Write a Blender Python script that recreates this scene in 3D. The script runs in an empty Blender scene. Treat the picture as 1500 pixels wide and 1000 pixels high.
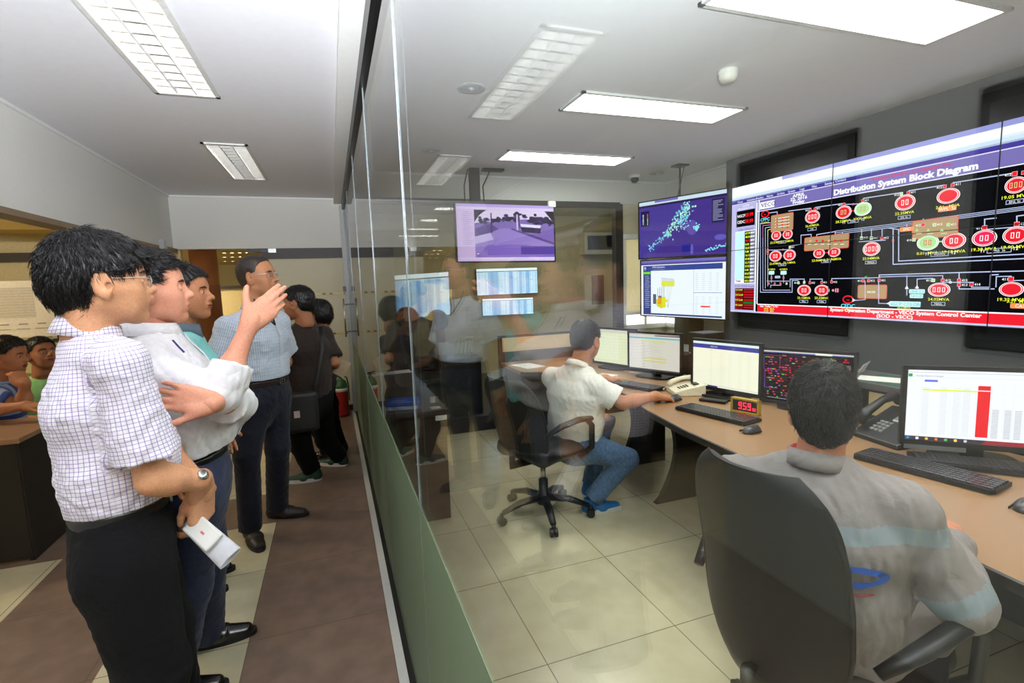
import bpy, bmesh, math, random
import numpy as np
from mathutils import Vector, Matrix
random.seed(7); RNG = np.random.default_rng(7)
PI = math.pi
COL = bpy.context.scene.collection
V = lambda *a: np.array(a, float)

# ------------------------------------------------------------------ camera
F_PX = 741.9; YAW, PITCH, ROLL = .33807, -.1161, -.03433
_cy, _sy = math.cos(YAW), math.sin(YAW)
FW = V(_sy*math.cos(PITCH), _cy*math.cos(PITCH), math.sin(PITCH))
_r = V(_cy, -_sy, 0); _u = np.cross(_r, FW)
RT = _r*math.cos(ROLL)+_u*math.sin(ROLL); UP = -_r*math.sin(ROLL)+_u*math.cos(ROLL)
EYE = V(0, 0, 1.5)
def ray(x, y): return RT*(x-750)/F_PX + UP*(500-y)/F_PX + FW
def at(x, y, Y): d = ray(x, y); return EYE+d*Y/d[1]         # point seen at a pixel, at depth Y
def atz(x, y, z): d = ray(x, y); return EYE+d*(z-1.5)/d[2]
cam = bpy.data.cameras.new('camera'); cam.lens = 36*F_PX/1500; cam.sensor_width = 36; cam.clip_start = .02
co = bpy.data.objects.new('camera', cam); COL.objects.link(co)
m = Matrix([[RT[i], UP[i], -FW[i], EYE[i]] for i in range(3)]+[[0, 0, 0, 1]])
co.matrix_world = m; bpy.context.scene.camera = co

# ------------------------------------------------------------------ materials
def s2l(c): return tuple(((x/255)/12.92 if x/255 <= .04045 else ((x/255+.055)/1.055)**2.4) for x in c)
_mats = {}
def mat(name, rgb, rough=.6, metal=0, bump=0, scale=40, var=.06, emit=0, spec=.5, sheen=0, sss=0, coat=0):
    if name in _mats: return _mats[name]
    m = bpy.data.materials.new(name); m.use_nodes = True; nt = m.node_tree; N = nt.nodes; L = nt.links
    b = N['Principled BSDF']; c = s2l(rgb)
    b.inputs['Roughness'].default_value = rough; b.inputs['Metallic'].default_value = metal
    b.inputs['Specular IOR Level'].default_value = spec
    if sheen: b.inputs['Sheen Weight'].default_value = sheen
    if coat: b.inputs['Coat Weight'].default_value = coat
    if sss:
        b.inputs['Subsurface Weight'].default_value = sss; b.inputs['Subsurface Radius'].default_value = (1, .4, .2)
        b.inputs['Subsurface Scale'].default_value = .008
    tc = N.new('ShaderNodeTexCoord'); nz = N.new('ShaderNodeTexNoise'); nz.inputs['Scale'].default_value = scale
    nz.inputs['Detail'].default_value = 3; L.new(tc.outputs['Object'], nz.inputs['Vector'])
    cr = N.new('ShaderNodeValToRGB'); cr.color_ramp.elements[0].position = .3; cr.color_ramp.elements[1].position = .7
    cr.color_ramp.elements[0].color = (*[x*(1-var) for x in c], 1); cr.color_ramp.elements[1].color = (*[min(1, x*(1+var)) for x in c], 1)
    L.new(nz.outputs['Fac'], cr.inputs['Fac']); L.new(cr.outputs['Color'], b.inputs['Base Color'])
    if bump:
        bp = N.new('ShaderNodeBump'); bp.inputs['Strength'].default_value = bump; bp.inputs['Distance'].default_value = .002
        L.new(nz.outputs['Fac'], bp.inputs['Height']); L.new(bp.outputs['Normal'], b.inputs['Normal'])
    if emit:
        b.inputs['Emission Color'].default_value = (*c, 1); b.inputs['Emission Strength'].default_value = emit
    _mats[name] = m; return m
SCREEN_GAIN = .68
def emi(name, rgb, s=1.0):
    if name in _mats: return _mats[name]
    m = bpy.data.materials.new(name); m.use_nodes = True; nt = m.node_tree
    nt.nodes.remove(nt.nodes['Principled BSDF'])
    e = nt.nodes.new('ShaderNodeEmission'); e.inputs['Color'].default_value = (*s2l(rgb), 1); e.inputs['Strength'].default_value = s*(1 if s >= 3 else SCREEN_GAIN)
    nt.links.new(e.outputs[0], nt.nodes['Material Output'].inputs[0]); _mats[name] = m; return m
def glass_mat(name, tint=(.93, .97, .95), film=None):
    """thin architectural pane: transparent with a Schlick reflection"""
    m = bpy.data.materials.new(name); m.use_nodes = True; nt = m.node_tree; N = nt.nodes; L = nt.links
    N.remove(N['Principled BSDF'])
    lw = N.new('ShaderNodeLayerWeight'); lw.inputs['Blend'].default_value = .5
    pw = N.new('ShaderNodeMath'); pw.operation = 'POWER'; pw.inputs[1].default_value = 5
    ml = N.new('ShaderNodeMath'); ml.operation = 'MULTIPLY_ADD'; ml.inputs[1].default_value = .95; ml.inputs[2].default_value = .05
    if film: ml.inputs[1].default_value = .25; ml.inputs[2].default_value = .02
    L.new(lw.outputs['Facing'], pw.inputs[0]); L.new(pw.outputs[0], ml.inputs[0])
    tr = N.new('ShaderNodeBsdfTransparent'); tr.inputs[0].default_value = (*tint, 1)
    gl = N.new('ShaderNodeBsdfGlossy'); gl.inputs['Roughness'].default_value = 0 if not film else .25
    base = tr.outputs[0]
    if film:
        df = N.new('ShaderNodeBsdfDiffuse'); df.inputs[0].default_value = (*s2l(film), 1)
        tl = N.new('ShaderNodeBsdfTranslucent'); tl.inputs[0].default_value = (*s2l(film), 1)
        mx = N.new('ShaderNodeMixShader'); mx.inputs[0].default_value = .35
        L.new(df.outputs[0], mx.inputs[1]); L.new(tl.outputs[0], mx.inputs[2]); base = mx.outputs[0]
    mix = N.new('ShaderNodeMixShader'); L.new(ml.outputs[0], mix.inputs[0]); L.new(base, mix.inputs[1]); L.new(gl.outputs[0], mix.inputs[2])
    L.new(mix.outputs[0], N['Material Output'].inputs[0]); return m

# ------------------------------------------------------------------ object plumbing
def empty(name, loc, rz=0, label=None, cat=None, group=None):
    o = bpy.data.objects.new(name, None); COL.objects.link(o); o.empty_display_size = .05
    o.location = loc; o.rotation_euler = (0, 0, rz)
    o.matrix_basis = Matrix.Translation(Vector([float(q) for q in loc])) @ Matrix.Rotation(rz, 4, 'Z')
    return tag(o, label, cat, group)
def tag(o, label=None, cat=None, group=None, kind=None):
    if label: o['label'] = label
    if cat: o['category'] = cat
    if group: o['group'] = group
    if kind: o['kind'] = kind
    return o
def rootmat(p):
    m = p.matrix_basis.copy()
    while p.parent is not None: p = p.parent; m = p.matrix_basis @ p.matrix_parent_inverse @ m if False else p.matrix_basis @ m
    return m
def mesh_obj(name, verts, faces, mats, parent=None, mi=None, smooth=False, world=True):
    """verts are world coordinates when world=True and the object has a parent"""
    me = bpy.data.meshes.new(name)
    if parent is not None and world:
        inv = np.array(rootmat(parent).inverted()); vv = np.asarray(verts, float)
        verts = vv@inv[:3, :3].T+inv[:3, 3]
    me.from_pydata([tuple(map(float, v)) for v in verts], [], [tuple(int(i) for i in f) for f in faces])
    if not isinstance(mats, (list, tuple)): mats = [mats]
    for q in mats: me.materials.append(q)
    if mi is not None: me.polygons.foreach_set('material_index', np.asarray(mi, np.int32))
    if smooth: me.polygons.foreach_set('use_smooth', np.ones(len(me.polygons), bool))
    me.update(); o = bpy.data.objects.new(name, me); COL.objects.link(o)
    if parent is not None: o.parent = parent
    return o
class MB:
    """collects shapes into one mesh"""
    def __init__(s, M=None): s.v = []; s.f = []; s.mi = []; s.M = M; s.c = 0; s.sm = []
    def mt(s, i): s.c = i; return s
    def raw(s, vs, fs, smooth=False):
        n = len(s.v)
        for p in vs:
            p = Vector(tuple(float(q) for q in p)); s.v.append(tuple(s.M@p) if s.M else tuple(p))
        for f in fs: s.f.append([i+n for i in f]); s.mi.append(s.c); s.sm.append(smooth)
        return s
    def box(s, lo, hi, R=None, piv=None, bv=0):
        lo = np.minimum(lo, hi) if False else np.array(lo, float); hi = np.array(hi, float)
        if bv:
            bm = bmesh.new(); bmesh.ops.create_cube(bm, size=1)
            bmesh.ops.scale(bm, vec=Vector(hi-lo), verts=bm.verts); bmesh.ops.translate(bm, vec=Vector((lo+hi)/2), verts=bm.verts)
            bmesh.ops.bevel(bm, geom=bm.edges[:]+bm.verts[:], offset=min(bv, min(abs(hi-lo))*.49), segments=2, affect='EDGES', profile=.5)
            vs = [v.co.copy() for v in bm.verts]; bm.verts.index_update(); fs = [[v.index for v in f.verts] for f in bm.faces]; bm.free()
        else:
            vs = [Vector((x, y, z)) for x in (lo[0], hi[0]) for y in (lo[1], hi[1]) for z in (lo[2], hi[2])]
            fs = [(0, 1, 3, 2), (4, 6, 7, 5), (0, 4, 5, 1), (2, 3, 7, 6), (0, 2, 6, 4), (1, 5, 7, 3)]
        if R is not None:
            p = Vector(piv) if piv is not None else Vector((lo+hi)/2)
            vs = [R@(v-p)+p for v in vs]
        return s.raw(vs, fs)
    def tube(s, pts, r, n=10, cap=True, smooth=True, flat=1.0):
        pts = [Vector(tuple(map(float, p))) for p in pts]; rs = r if isinstance(r, (list, tuple)) else [r]*len(pts)
        vs = []; fs = []; up = None
        for i, p in enumerate(pts):
            t = (pts[min(i+1, len(pts)-1)]-pts[max(i-1, 0)]).normalized()
            if up is None: up = Vector((0, 0, 1)) if abs(t.z) < .9 else Vector((1, 0, 0))
            a = t.cross(up)
            if a.length < 1e-4: a = t.orthogonal()
            a.normalize(); b = a.cross(t).normalized(); up = b
            for k in range(n):
                an = 2*PI*k/n; vs.append(p+a*math.cos(an)*rs[i]+b*math.sin(an)*rs[i]*flat)
        for i in range(len(pts)-1):
            for k in range(n): fs.append((i*n+k, i*n+(k+1) % n, (i+1)*n+(k+1) % n, (i+1)*n+k))
        if cap: fs.append(tuple(range(n-1, -1, -1))); fs.append(tuple((len(pts)-1)*n+k for k in range(n)))
        return s.raw(vs, fs, smooth)
    def lathe(s, prof, c=(0, 0, 0), n=24, smooth=True, ax='z'):
        vs = []; fs = []
        for (r, z) in prof:
            for k in range(n):
                a = 2*PI*k/n; x, y = r*math.cos(a), r*math.sin(a)
                p = (x, y, z) if ax == 'z' else ((z, x, y) if ax == 'x' else (x, z, y))
                vs.append((p[0]+c[0], p[1]+c[1], p[2]+c[2]))
        for i in range(len(prof)-1):
            for k in range(n): fs.append((i*n+k, i*n+(k+1) % n, (i+1)*n+(k+1) % n, (i+1)*n+k))
        fs.append(tuple(range(n-1, -1, -1))); fs.append(tuple((len(prof)-1)*n+k for k in range(n)))
        return s.raw(vs, fs, smooth)
    def prism(s, poly, a, b, ax='z'):
        n = len(poly)
        def P(p, h): return (p[0], p[1], h) if ax == 'z' else ((h, p[0], p[1]) if ax == 'x' else (p[0], h, p[1]))
        vs = [P(p, a) for p in poly]+[P(p, b) for p in poly]
        fs = [tuple(range(n-1, -1, -1)), tuple(range(n, 2*n))]+[(i, (i+1) % n, n+(i+1) % n, n+i) for i in range(n)]
        return s.raw(vs, fs)
    def build(s, name, mats, parent=None, bevel=0, world=True):
        o = mesh_obj(name, s.v, s.f, mats, parent, s.mi, world=world)
        o.data.polygons.foreach_set('use_smooth', np.array(s.sm, bool))
        bm = bmesh.new(); bm.from_mesh(o.data); bmesh.ops.recalc_face_normals(bm, faces=bm.faces); bm.to_mesh(o.data); bm.free()
        if bevel:
            md = o.modifiers.new('bevel', 'BEVEL'); md.width = bevel; md.segments = 2; md.limit_method = 'ANGLE'
        return o
def frame(o, x, y=None, z=None):
    """4x4 matrix from origin and two of the axes"""
    x = Vector(x).normalized()
    if z is not None: z = Vector(z); y = z.cross(x).normalized(); z = x.cross(y)
    else: y = Vector(y); z = x.cross(y).normalized(); y = z.cross(x)
    return Matrix([[x[i], y[i], z[i], float(o[i])] for i in range(3)]+[[0, 0, 0, 1]])

# ------------------------------------------------------------------ smooth volumes
def nrm(v): v = np.asarray(v, float); return v/np.linalg.norm(v)
def sminf(a, b, k):
    h = np.maximum(k-np.abs(a-b), 0)/k; return np.minimum(a, b)-h*h*k*.25
class Cone:
    def __init__(s, a, b, ra, rb, flat=None, ratio=1.0): s.a = np.asarray(a, float); s.b = np.asarray(b, float); s.ra = ra; s.rb = rb; s.n = None if flat is None else nrm(flat); s.q = ratio
    def bb(s):
        R = max(s.ra, s.rb)*max(1, s.q); return np.minimum(s.a, s.b)-R, np.maximum(s.a, s.b)+R
    def d(s, P):
        ba = s.b-s.a; L = ba@ba+1e-12; pa = P-s.a; t = np.clip(pa@ba/L, 0, 1); w = pa-t[..., None]*ba
        if s.n is not None: w = w-(w@s.n)[..., None]*s.n*(1-1/s.q)
        return np.sqrt(np.sum(w*w, -1))-(s.ra+(s.rb-s.ra)*t)
class Ell:
    def __init__(s, c, r, R=None): s.c = np.asarray(c, float); s.r = np.asarray(r, float); s.R = None if R is None else np.asarray(R, float)
    def bb(s): m = max(s.r); return s.c-m, s.c+m
    def d(s, P):
        w = P-s.c
        if s.R is not None: w = w@s.R       # R columns = local axes
        k0 = np.sqrt(np.sum((w/s.r)**2, -1))+1e-9; k1 = np.sqrt(np.sum((w/s.r**2)**2, -1))+1e-9
        return k0*(k0-1)/k1
class Vol:
    def __init__(s, lo, hi, h):
        s.lo = np.asarray(lo, float); s.h = h; s.n = np.ceil((np.asarray(hi)-s.lo)/h).astype(int)+1
        s.F = np.full(s.n, 1.0, np.float32)
    def sub(s, lo, hi):
        a = np.clip(np.floor((np.asarray(lo)-s.lo)/s.h).astype(int), 0, s.n-1); b = np.clip(np.ceil((np.asarray(hi)-s.lo)/s.h).astype(int)+1, 1, s.n)
        if np.any(b-a < 1): return None, None
        ax = [s.lo[i]+s.h*np.arange(a[i], b[i]) for i in range(3)]
        return (slice(a[0], b[0]), slice(a[1], b[1]), slice(a[2], b[2])), np.stack(np.meshgrid(*ax, indexing='ij'), -1)
    def add(s, prims, k=.02):
        for p in (prims if isinstance(prims, (list, tuple)) else [prims]):
            lo, hi = p.bb(); mg = k+3*s.h; sl, P = s.sub(lo-mg, hi+mg)
            if sl is None: continue
            s.F[sl] = sminf(s.F[sl], p.d(P), k)
        return s
    def cut(s, p, k=.004):
        lo, hi = p.bb(); sl, P = s.sub(lo-k-2*s.h, hi+k+2*s.h)
        if sl is None: return s
        s.F[sl] = -sminf(-s.F[sl], p.d(P), k); return s
    def half(s, pt, n):   # keep the side where (x-pt).n < 0
        sl, P = s.sub(s.lo, s.lo+s.h*s.n); n = nrm(n); s.F = np.maximum(s.F, ((P-np.asarray(pt))@n).astype(np.float32)); return s
    def fn(s, g):         # F += g(P)
        sl, P = s.sub(s.lo, s.lo+s.h*s.n); s.F = s.F+g(P).astype(np.float32); return s
    def mx(s, g):
        sl, P = s.sub(s.lo, s.lo+s.h*s.n); s.F = np.maximum(s.F, g(P).astype(np.float32)); return s
    def mesh(s):
        F = s.F.copy()
        for ax in range(3):
            sl = [slice(None)]*3; sl[ax] = 0; F[tuple(sl)] = np.maximum(F[tuple(sl)], 1e-3); sl[ax] = -1; F[tuple(sl)] = np.maximum(F[tuple(sl)], 1e-3)
        I = F < 0; n = np.array(F.shape)-1
        cnt = np.zeros(n, np.int8)
        for dx in (0, 1):
            for dy in (0, 1):
                for dz in (0, 1): cnt += I[dx:dx+n[0], dy:dy+n[1], dz:dz+n[2]]
        act = (cnt > 0) & (cnt < 8); idx = -np.ones(n, np.int64); cells = np.argwhere(act); idx[act] = np.arange(len(cells))
        S = np.zeros((len(cells), 3)); W = np.zeros(len(cells)); c0 = cells
        corners = [(0, 0, 0), (1, 0, 0), (0, 1, 0), (1, 1, 0), (0, 0, 1), (1, 0, 1), (0, 1, 1), (1, 1, 1)]
        vals = [F[c0[:, 0]+a, c0[:, 1]+b, c0[:, 2]+c] for a, b, c in corners]
        for i in range(8):
            for j in range(i+1, 8):
                dd = np.array(corners[j])-np.array(corners[i])
                if abs(dd).sum() != 1: continue
                va, vb = vals[i], vals[j]; m = (va < 0) != (vb < 0); t = np.where(m, va/(va-vb+1e-20), 0)
                p = np.array(corners[i])+t[:, None]*dd; S += np.where(m[:, None], p, 0); W += m
        verts = s.lo+s.h*(c0+S/W[:, None]); faces = []
        for ax in range(3):
            o1, o2 = [(1, 2), (2, 0), (0, 1)][ax]
            sa = [slice(1, -1)]*3; sa[ax] = slice(0, -1); sb = [slice(1, -1)]*3; sb[ax] = slice(1, None)
            A = I[tuple(sa)]; B = I[tuple(sb)]; E = np.argwhere(A != B)
            if len(E) == 0: continue
            g = E.copy(); g[:, o1] += 1; g[:, o2] += 1
            def ID(a, b):
                q = g.copy(); q[:, o1] -= a; q[:, o2] -= b; return idx[q[:, 0], q[:, 1], q[:, 2]]
            q = np.stack([ID(1, 1), ID(0, 1), ID(0, 0), ID(1, 0)], 1)
            flip = ~A[E[:, 0], E[:, 1], E[:, 2]]; q[flip] = q[flip][:, ::-1]; faces.append(q)
        return verts, np.concatenate(faces) if faces else np.zeros((0, 4), int)
def snoise(P, f, seed=0):
    """cheap smooth pseudo noise from rotated sines, about -1..1"""
    r = np.random.default_rng(seed); out = 0
    for i in range(4):
        d = nrm(r.normal(size=3)); out = out+np.sin((P@d)*f*(1+.35*i)+r.uniform(0, 6.28)+1.3*np.sin((P@nrm(r.normal(size=3)))*f*.6+i))
    return out/4
def xform(V_, M): M = np.array(M); return V_@M[:3, :3].T+M[:3, 3]
def join(parts):
    vs = []; fs = []; mi = []; n = 0
    for v, f, m in parts:
        vs.append(np.asarray(v)); fs += [[int(i)+n for i in q] for q in f]
        mi += list(np.broadcast_to(m, (len(f),))); n += len(v)
    return np.concatenate(vs), fs, mi
# ------------------------------------------------------------------ people
class FCone(Cone):
    """tapered limb with a flat far end (a hem or cuff)"""
    def d(s, P):
        dd = super().d(P); n = nrm(s.b-s.a); return np.maximum(dd, (P-s.b)@n)
def two(f): return [f(1), f(-1)]
def head_mesh(h=.003, full=0., brow=0., nose=0., mouth=0.):
    v = Vol((-.125, -.1, -.175), (.13, .1, .14), h)
    v.add([Ell((-.012, 0, .042), (.1, .077, .083)), Ell((.03, 0, .02), (.062, .066, .075))], .03)
    v.add(Ell((.032, 0, -.035), (.058, .055+.006*full, .078)), .03)
    v.add(two(lambda s: Cone((-.008, s*.05, -.052), (.066, s*.014, -.097), .021+.007*full, .0165+.002*full)), .028)
    v.add(two(lambda s: Cone((.0, s*.052, -.01), (.055, s*.043, -.02), .024, .022+.004*full)), .03)
    v.add(Ell((.075, 0, -.095), (.0195, .021, .017)), .02)
    v.add(two(lambda s: Cone((.079, s*.012, .026), (.063, s*.045, .024), .011+brow, .0095)), .018)
    v.add(two(lambda s: Ell((.056+.004*full, s*(.035+.003*full), -.058), (.024, .018, .03))), .03)
    for s in (1, -1): v.cut(Ell((.094, s*.031, .006), (.016, .019, .0125)), .016)
    v.add([Cone((.084, 0, .02), (.108, 0, -.018), .0078, .0098), Ell((.110+nose, 0, -.024), (.0132, .013, .0112))], .012)
    v.add(two(lambda s: Ell((.097, s*.0135, -.029), (.0105, .0078, .0085))), .008)
    v.add(Ell((.088, 0, -.056), (.0145, .027, .018)), .02)
    v.add(Ell((.096, 0, -.0535), (.0098, .0235, .0062)), .007); v.add(Ell((.094, 0, -.0655-mouth), (.0105, .0195, .0068)), .007)
    v.cut(Ell((.1025, 0, -.0595-mouth/2), (.016, .0215, .0016+mouth)), .004)
    for s in (1, -1):
        v.cut(Ell((.109, s*.006, -.0365), (.004, .0028, .004)), .003)
        v.add(Ell((.0785, s*.031, .004), (.0125, .0145, .0125)), .004)
        v.cut(Ell((.0945, s*.031, .0035), (.0065, .0128, .0042)), .002)
        v.add(Ell((.0772, s*.031, .0035), (.0118, .0118, .0118)), .001)
        Re = np.array(Matrix.Rotation(s*.35, 3, 'Z')@Matrix.Rotation(-.15, 3, 'Y'))
        v.add(Ell((-.008, s*.087, -.006), (.024, .0085, .0375), Re), .006)
        v.add(Ell((.001, s*.082, -.036), (.0125, .0078, .013)), .006)
        v.cut(Ell((-.001, s*.097, -.003), (.0145, .0068, .024), Re), .004); v.cut(Ell((.006, s*.09, -.01), (.007, .008, .009)), .004)
    v.add(Cone((-.03, 0, -.05), (-.046, 0, -.145), .055+.004*full, .056+.004*full), .03)
    vs, fs = v.mesh(); c = vs[fs].mean(1); mi = np.zeros(len(fs), int)
    ya = np.abs(c[:, 1])
    lip = (c[:, 0] > .084) & (ya < .0225) & (c[:, 2] < -.0485) & (c[:, 2] > -.0735-mouth) & ((ya/.0235)**2+((c[:, 2]+.0605+mouth/2)/(.0118+mouth/2))**2 < 1)
    mi[lip] = 1
    ed = np.sqrt((ya-.031)**2+(c[:, 2]-.0035)**2); eye = (np.abs(c[:, 2]-.0030) < .0034*(1-((ya-.031)/.0135)**2)) & (np.abs(ya-.031) < .0135) & (c[:, 0] > .07)
    mi[eye] = 2; mi[eye & (ed < .0056)] = 3
    return vs, fs, mi
def hand_mesh(h=.003, curl=((20, 30, 20),)*4, spread=4, thumb=0., lift=0.):
    v = Vol((-.05, -.085, -.11), (.21, .1, .07), h)
    B = [(.091, .029, 0), (.096, .0085, .002), (.091, -.0125, 0), (.083, -.0315, -.004)]
    Ls = [(.043, .026, .021), (.047, .029, .022), (.043, .027, .021), (.033, .02, .018)]
    R0 = [.0095, .0098, .0093, .0082]
    n = V(0, 0, 1)
    for i in range(4): v.add(Cone((.004, B[i][1]*.55, -.001), (B[i][0]-.006, B[i][1], B[i][2]-.004), .0175, .0135), .014)
    v.add([Cone((-.004, 0, 0), (.014, 0, 0), .0205, .0225, (0, 1, 0), 1.25), Ell((.045, 0, -.006), (.046, .037, .0155)), Ell((.035, .026, -.013), (.034, .017, .0165))], .016)
    for i in range(4):
        p = V(*B[i]); yaw = math.radians((1.5-i)*spread); a = 0; r = R0[i]
        for j in range(3):
            a += math.radians(curl[i][j]); d = V(math.cos(a)*math.cos(yaw), math.cos(a)*math.sin(yaw), -math.sin(a)+lift)
            q = p+nrm(d)*Ls[i][j]; v.add(Cone(p, q, r, r*.93), .0035 if j else .012); p = q; r *= .93
    t = thumb; T = [V(.018, .022, -.008), V(.05, .047-.014*t, -.014-.018*t), V(.077, .064-.034*t, -.018-.024*t), V(.1, .073-.048*t, -.02-.026*t)]
    for a, b, r1, r2, k in ((T[0], T[1], .0165, .0125, .016), (T[1], T[2], .0118, .0108, .006), (T[2], T[3], .0108, .0088, .004)): v.add(Cone(a, b, r1, r2), k)
    return v.mesh()
_hands = {}
POSES = dict(relax=dict(curl=((18, 25, 15), (22, 28, 18), (26, 30, 20), (30, 30, 20))), open=dict(curl=((2, 8, 5), (6, 10, 6), (12, 12, 8), (18, 14, 8)), spread=-1.2, thumb=-.45),
             hold=dict(curl=((26, 42, 26), (34, 46, 28), (40, 48, 30), (44, 50, 30)), thumb=.7, spread=1),
             grip=dict(curl=((38, 58, 35), (46, 62, 38), (52, 62, 40), (56, 60, 40)), thumb=.9, spread=2), mouse=dict(curl=((16, 26, 22), (14, 28, 24), (22, 38, 28), (26, 40, 30)), spread=5, thumb=.3),
             pinch=dict(curl=((48, 40, 20), (52, 45, 25), (58, 50, 30), (60, 55, 30)), thumb=1.0, spread=2), splay=dict(curl=((4, 8, 6), (8, 14, 10), (14, 20, 12), (18, 24, 14)), spread=7, thumb=-.2))
def get_hand(pose, h):
    if (pose, h) not in _hands: _hands[(pose, h)] = hand_mesh(h, **POSES[pose])
    return _hands[(pose, h)]
HAIRS = {
    # thick, top lift, fore-hairline x by height, lower edge z by x
    'mop':   dict(t=.017, lift=.004, back=.012, z=[-.12, -.055, -.03, .006, .024, .034, .05, .066, .078, .2], x=[-.04, -.038, -.034, -.03, -.02, .045, .066, .082, .14, .14], zx=[-.15, -.03, .01, .05, .2], zz=[-.088, -.078, -.012, .012, .03], amp=.0022),
    'short': dict(t=.01, lift=.004, back=.004, z=[-.12, -.055, -.03, .0, .014, .03, .055, .075, .095, .2], x=[-.05, -.045, -.036, -.03, -.02, .036, .05, .068, .13, .14], zx=[-.15, -.03, .0, .05, .2], zz=[-.06, -.05, -.02, .02, .05], amp=.002),
    'quiff': dict(t=.011, lift=.004, back=.004, z=[-.12, -.055, -.03, .006, .02, .03, .06, .078, .09, .2], x=[-.05, -.045, -.036, -.03, -.02, .028, .038, .06, .14, .14], zx=[-.15, -.03, .0, .05, .2], zz=[-.07, -.06, -.02, .02, .05], amp=.0025),
    'buzz':  dict(t=.0045, lift=.001, back=.001, z=[-.12, -.055, -.03, .0, .014, .028, .06, .08, .11, .2], x=[-.05, -.045, -.036, -.03, -.02, .024, .034, .05, .1, .14], zx=[-.15, -.03, .0, .05, .2], zz=[-.055, -.045, -.01, .02, .05], amp=.0004),
}
def hair_mesh(style, h=.003, seed=0):
    S = HAIRS[style]; t = S['t']; v = Vol((-.16, -.12, -.12), (.14, .12, .18), h)
    v.add([Ell((-.014, 0, .044+S['lift']/2), (.1+t*.9, .077+t*.8, .083+t+S['lift']/2)), Ell((.03, 0, .028+S['lift']), (.06+t*.8, .064+t*.7, .074+t*.8))], .03)
    v.add(Ell((-.04-S['back'], 0, -.005), (.062+t, .062+t*.7, .062+t)), .03)
    def g(P):
        x, y, z = P[..., 0], P[..., 1], P[..., 2]
        m = np.maximum(x-np.interp(z, S['z'], S['x']), np.interp(x, S['zx'], S['zz'])-z)
        an = np.arctan2(y, x+.03); el = np.arctan2(z, np.hypot(x+.03, y))
        return np.maximum(m*.7+.35*S['amp']*np.sin(an*46+seed)*2, -1)
    v.fn(lambda P: S['amp']*(.6*np.sin(np.arctan2(P[..., 1], P[..., 0]+.04)*34+3*np.sin(P[..., 2]*60+seed))+snoise(P, 130, seed)))
    v.mx(g)
    return v.mesh()
def normals(vs, fs):
    n = np.zeros_like(vs); q = vs[fs]; fn = np.cross(q[:, 2]-q[:, 0], q[:, 3]-q[:, 1])
    for k in range(4): np.add.at(n, fs[:, k], fn)
    return n/(np.linalg.norm(n, axis=1, keepdims=True)+1e-12)
def strands(vs, fs, n, L, crown=(-.055, 0, .13), seed=1, w=.0011, sweep=(0, 0, -.5), lift=.004, jit=.28):
    r = np.random.default_rng(seed); N = normals(vs, fs); ok = np.where(np.linalg.norm(vs-V(-.01, 0, .02), axis=1) > .07)[0]
    idx = r.choice(ok, n); p = vs[idx]+r.normal(size=(n, 3))*.001; nn = N[idx]
    d = p-V(*crown); d = d/(np.linalg.norm(d, axis=1, keepdims=True)+1e-9)+V(*sweep)+r.normal(size=(n, 3))*jit
    d -= np.sum(d*nn, 1, keepdims=True)*nn; d /= np.linalg.norm(d, axis=1, keepdims=True)+1e-9
    LL = L*r.uniform(.5, 1.2, (n, 1)); s = np.cross(d, nn)
    P0 = p-nn*.003; P1 = p+d*LL*.5+nn*lift; P2 = p+d*LL+nn*(lift*.3-LL*.12)
    vv = []; W = w
    for P, ww in ((P0, W), (P1, W*.8)):
        vv += [P+s*ww, P-s*ww*.5+nn*ww*.9, P-s*ww*.5-nn*ww*.9]
    vv.append(P2); A = np.stack(vv, 1).reshape(-1, 3); f = []
    base = np.arange(n)*7
    quads = [(0, 1, 4, 3), (1, 2, 5, 4), (2, 0, 3, 5)]; tris = [(3, 4, 6), (4, 5, 6), (5, 3, 6)]
    for q in quads+tris: f += (base[:, None]+np.array(q)).tolist()
    return A, f

def skinset(key, rgb, lip=None):
    a = mat('skin_'+key, rgb, .55, bump=.2, scale=180, var=.1, sss=.1, spec=.3)
    l = mat('lip_'+key, lip or tuple(int(q*w) for q, w in zip(rgb, (.82, .62, .6))), .4, scale=300, sss=.1)
    return [a, l, mat('eye_white', (225, 218, 210), .25), mat('eye_iris', (38, 24, 18), .15)]
def set_uv(o, vs, groups, M=None):
    """two float coordinates that follow the cloth: around and along the nearest limb"""
    best = np.full(len(vs), 1e9); uv = np.zeros((len(vs), 3))
    for (cones, ref, R) in groups:
        a0 = cones[0].a; off = 0
        for c in cones:
            d = c.d(vs); ax = nrm(c.b-c.a); e1 = np.asarray(ref, float)-np.dot(ref, ax)*ax; e1 = nrm(e1); e2 = np.cross(ax, e1)
            w = vs-c.a; t = w@ax; an = np.arctan2(w@e2, w@e1); m = d < best
            best[m] = d[m]; uv[m, 0] = an[m]*R; uv[m, 1] = t[m]+off; off += np.linalg.norm(c.b-c.a)
    at_ = o.data.attributes.new('cloth', 'FLOAT_VECTOR', 'POINT'); at_.data.foreach_set('vector', uv.reshape(-1).astype(np.float32))
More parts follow.
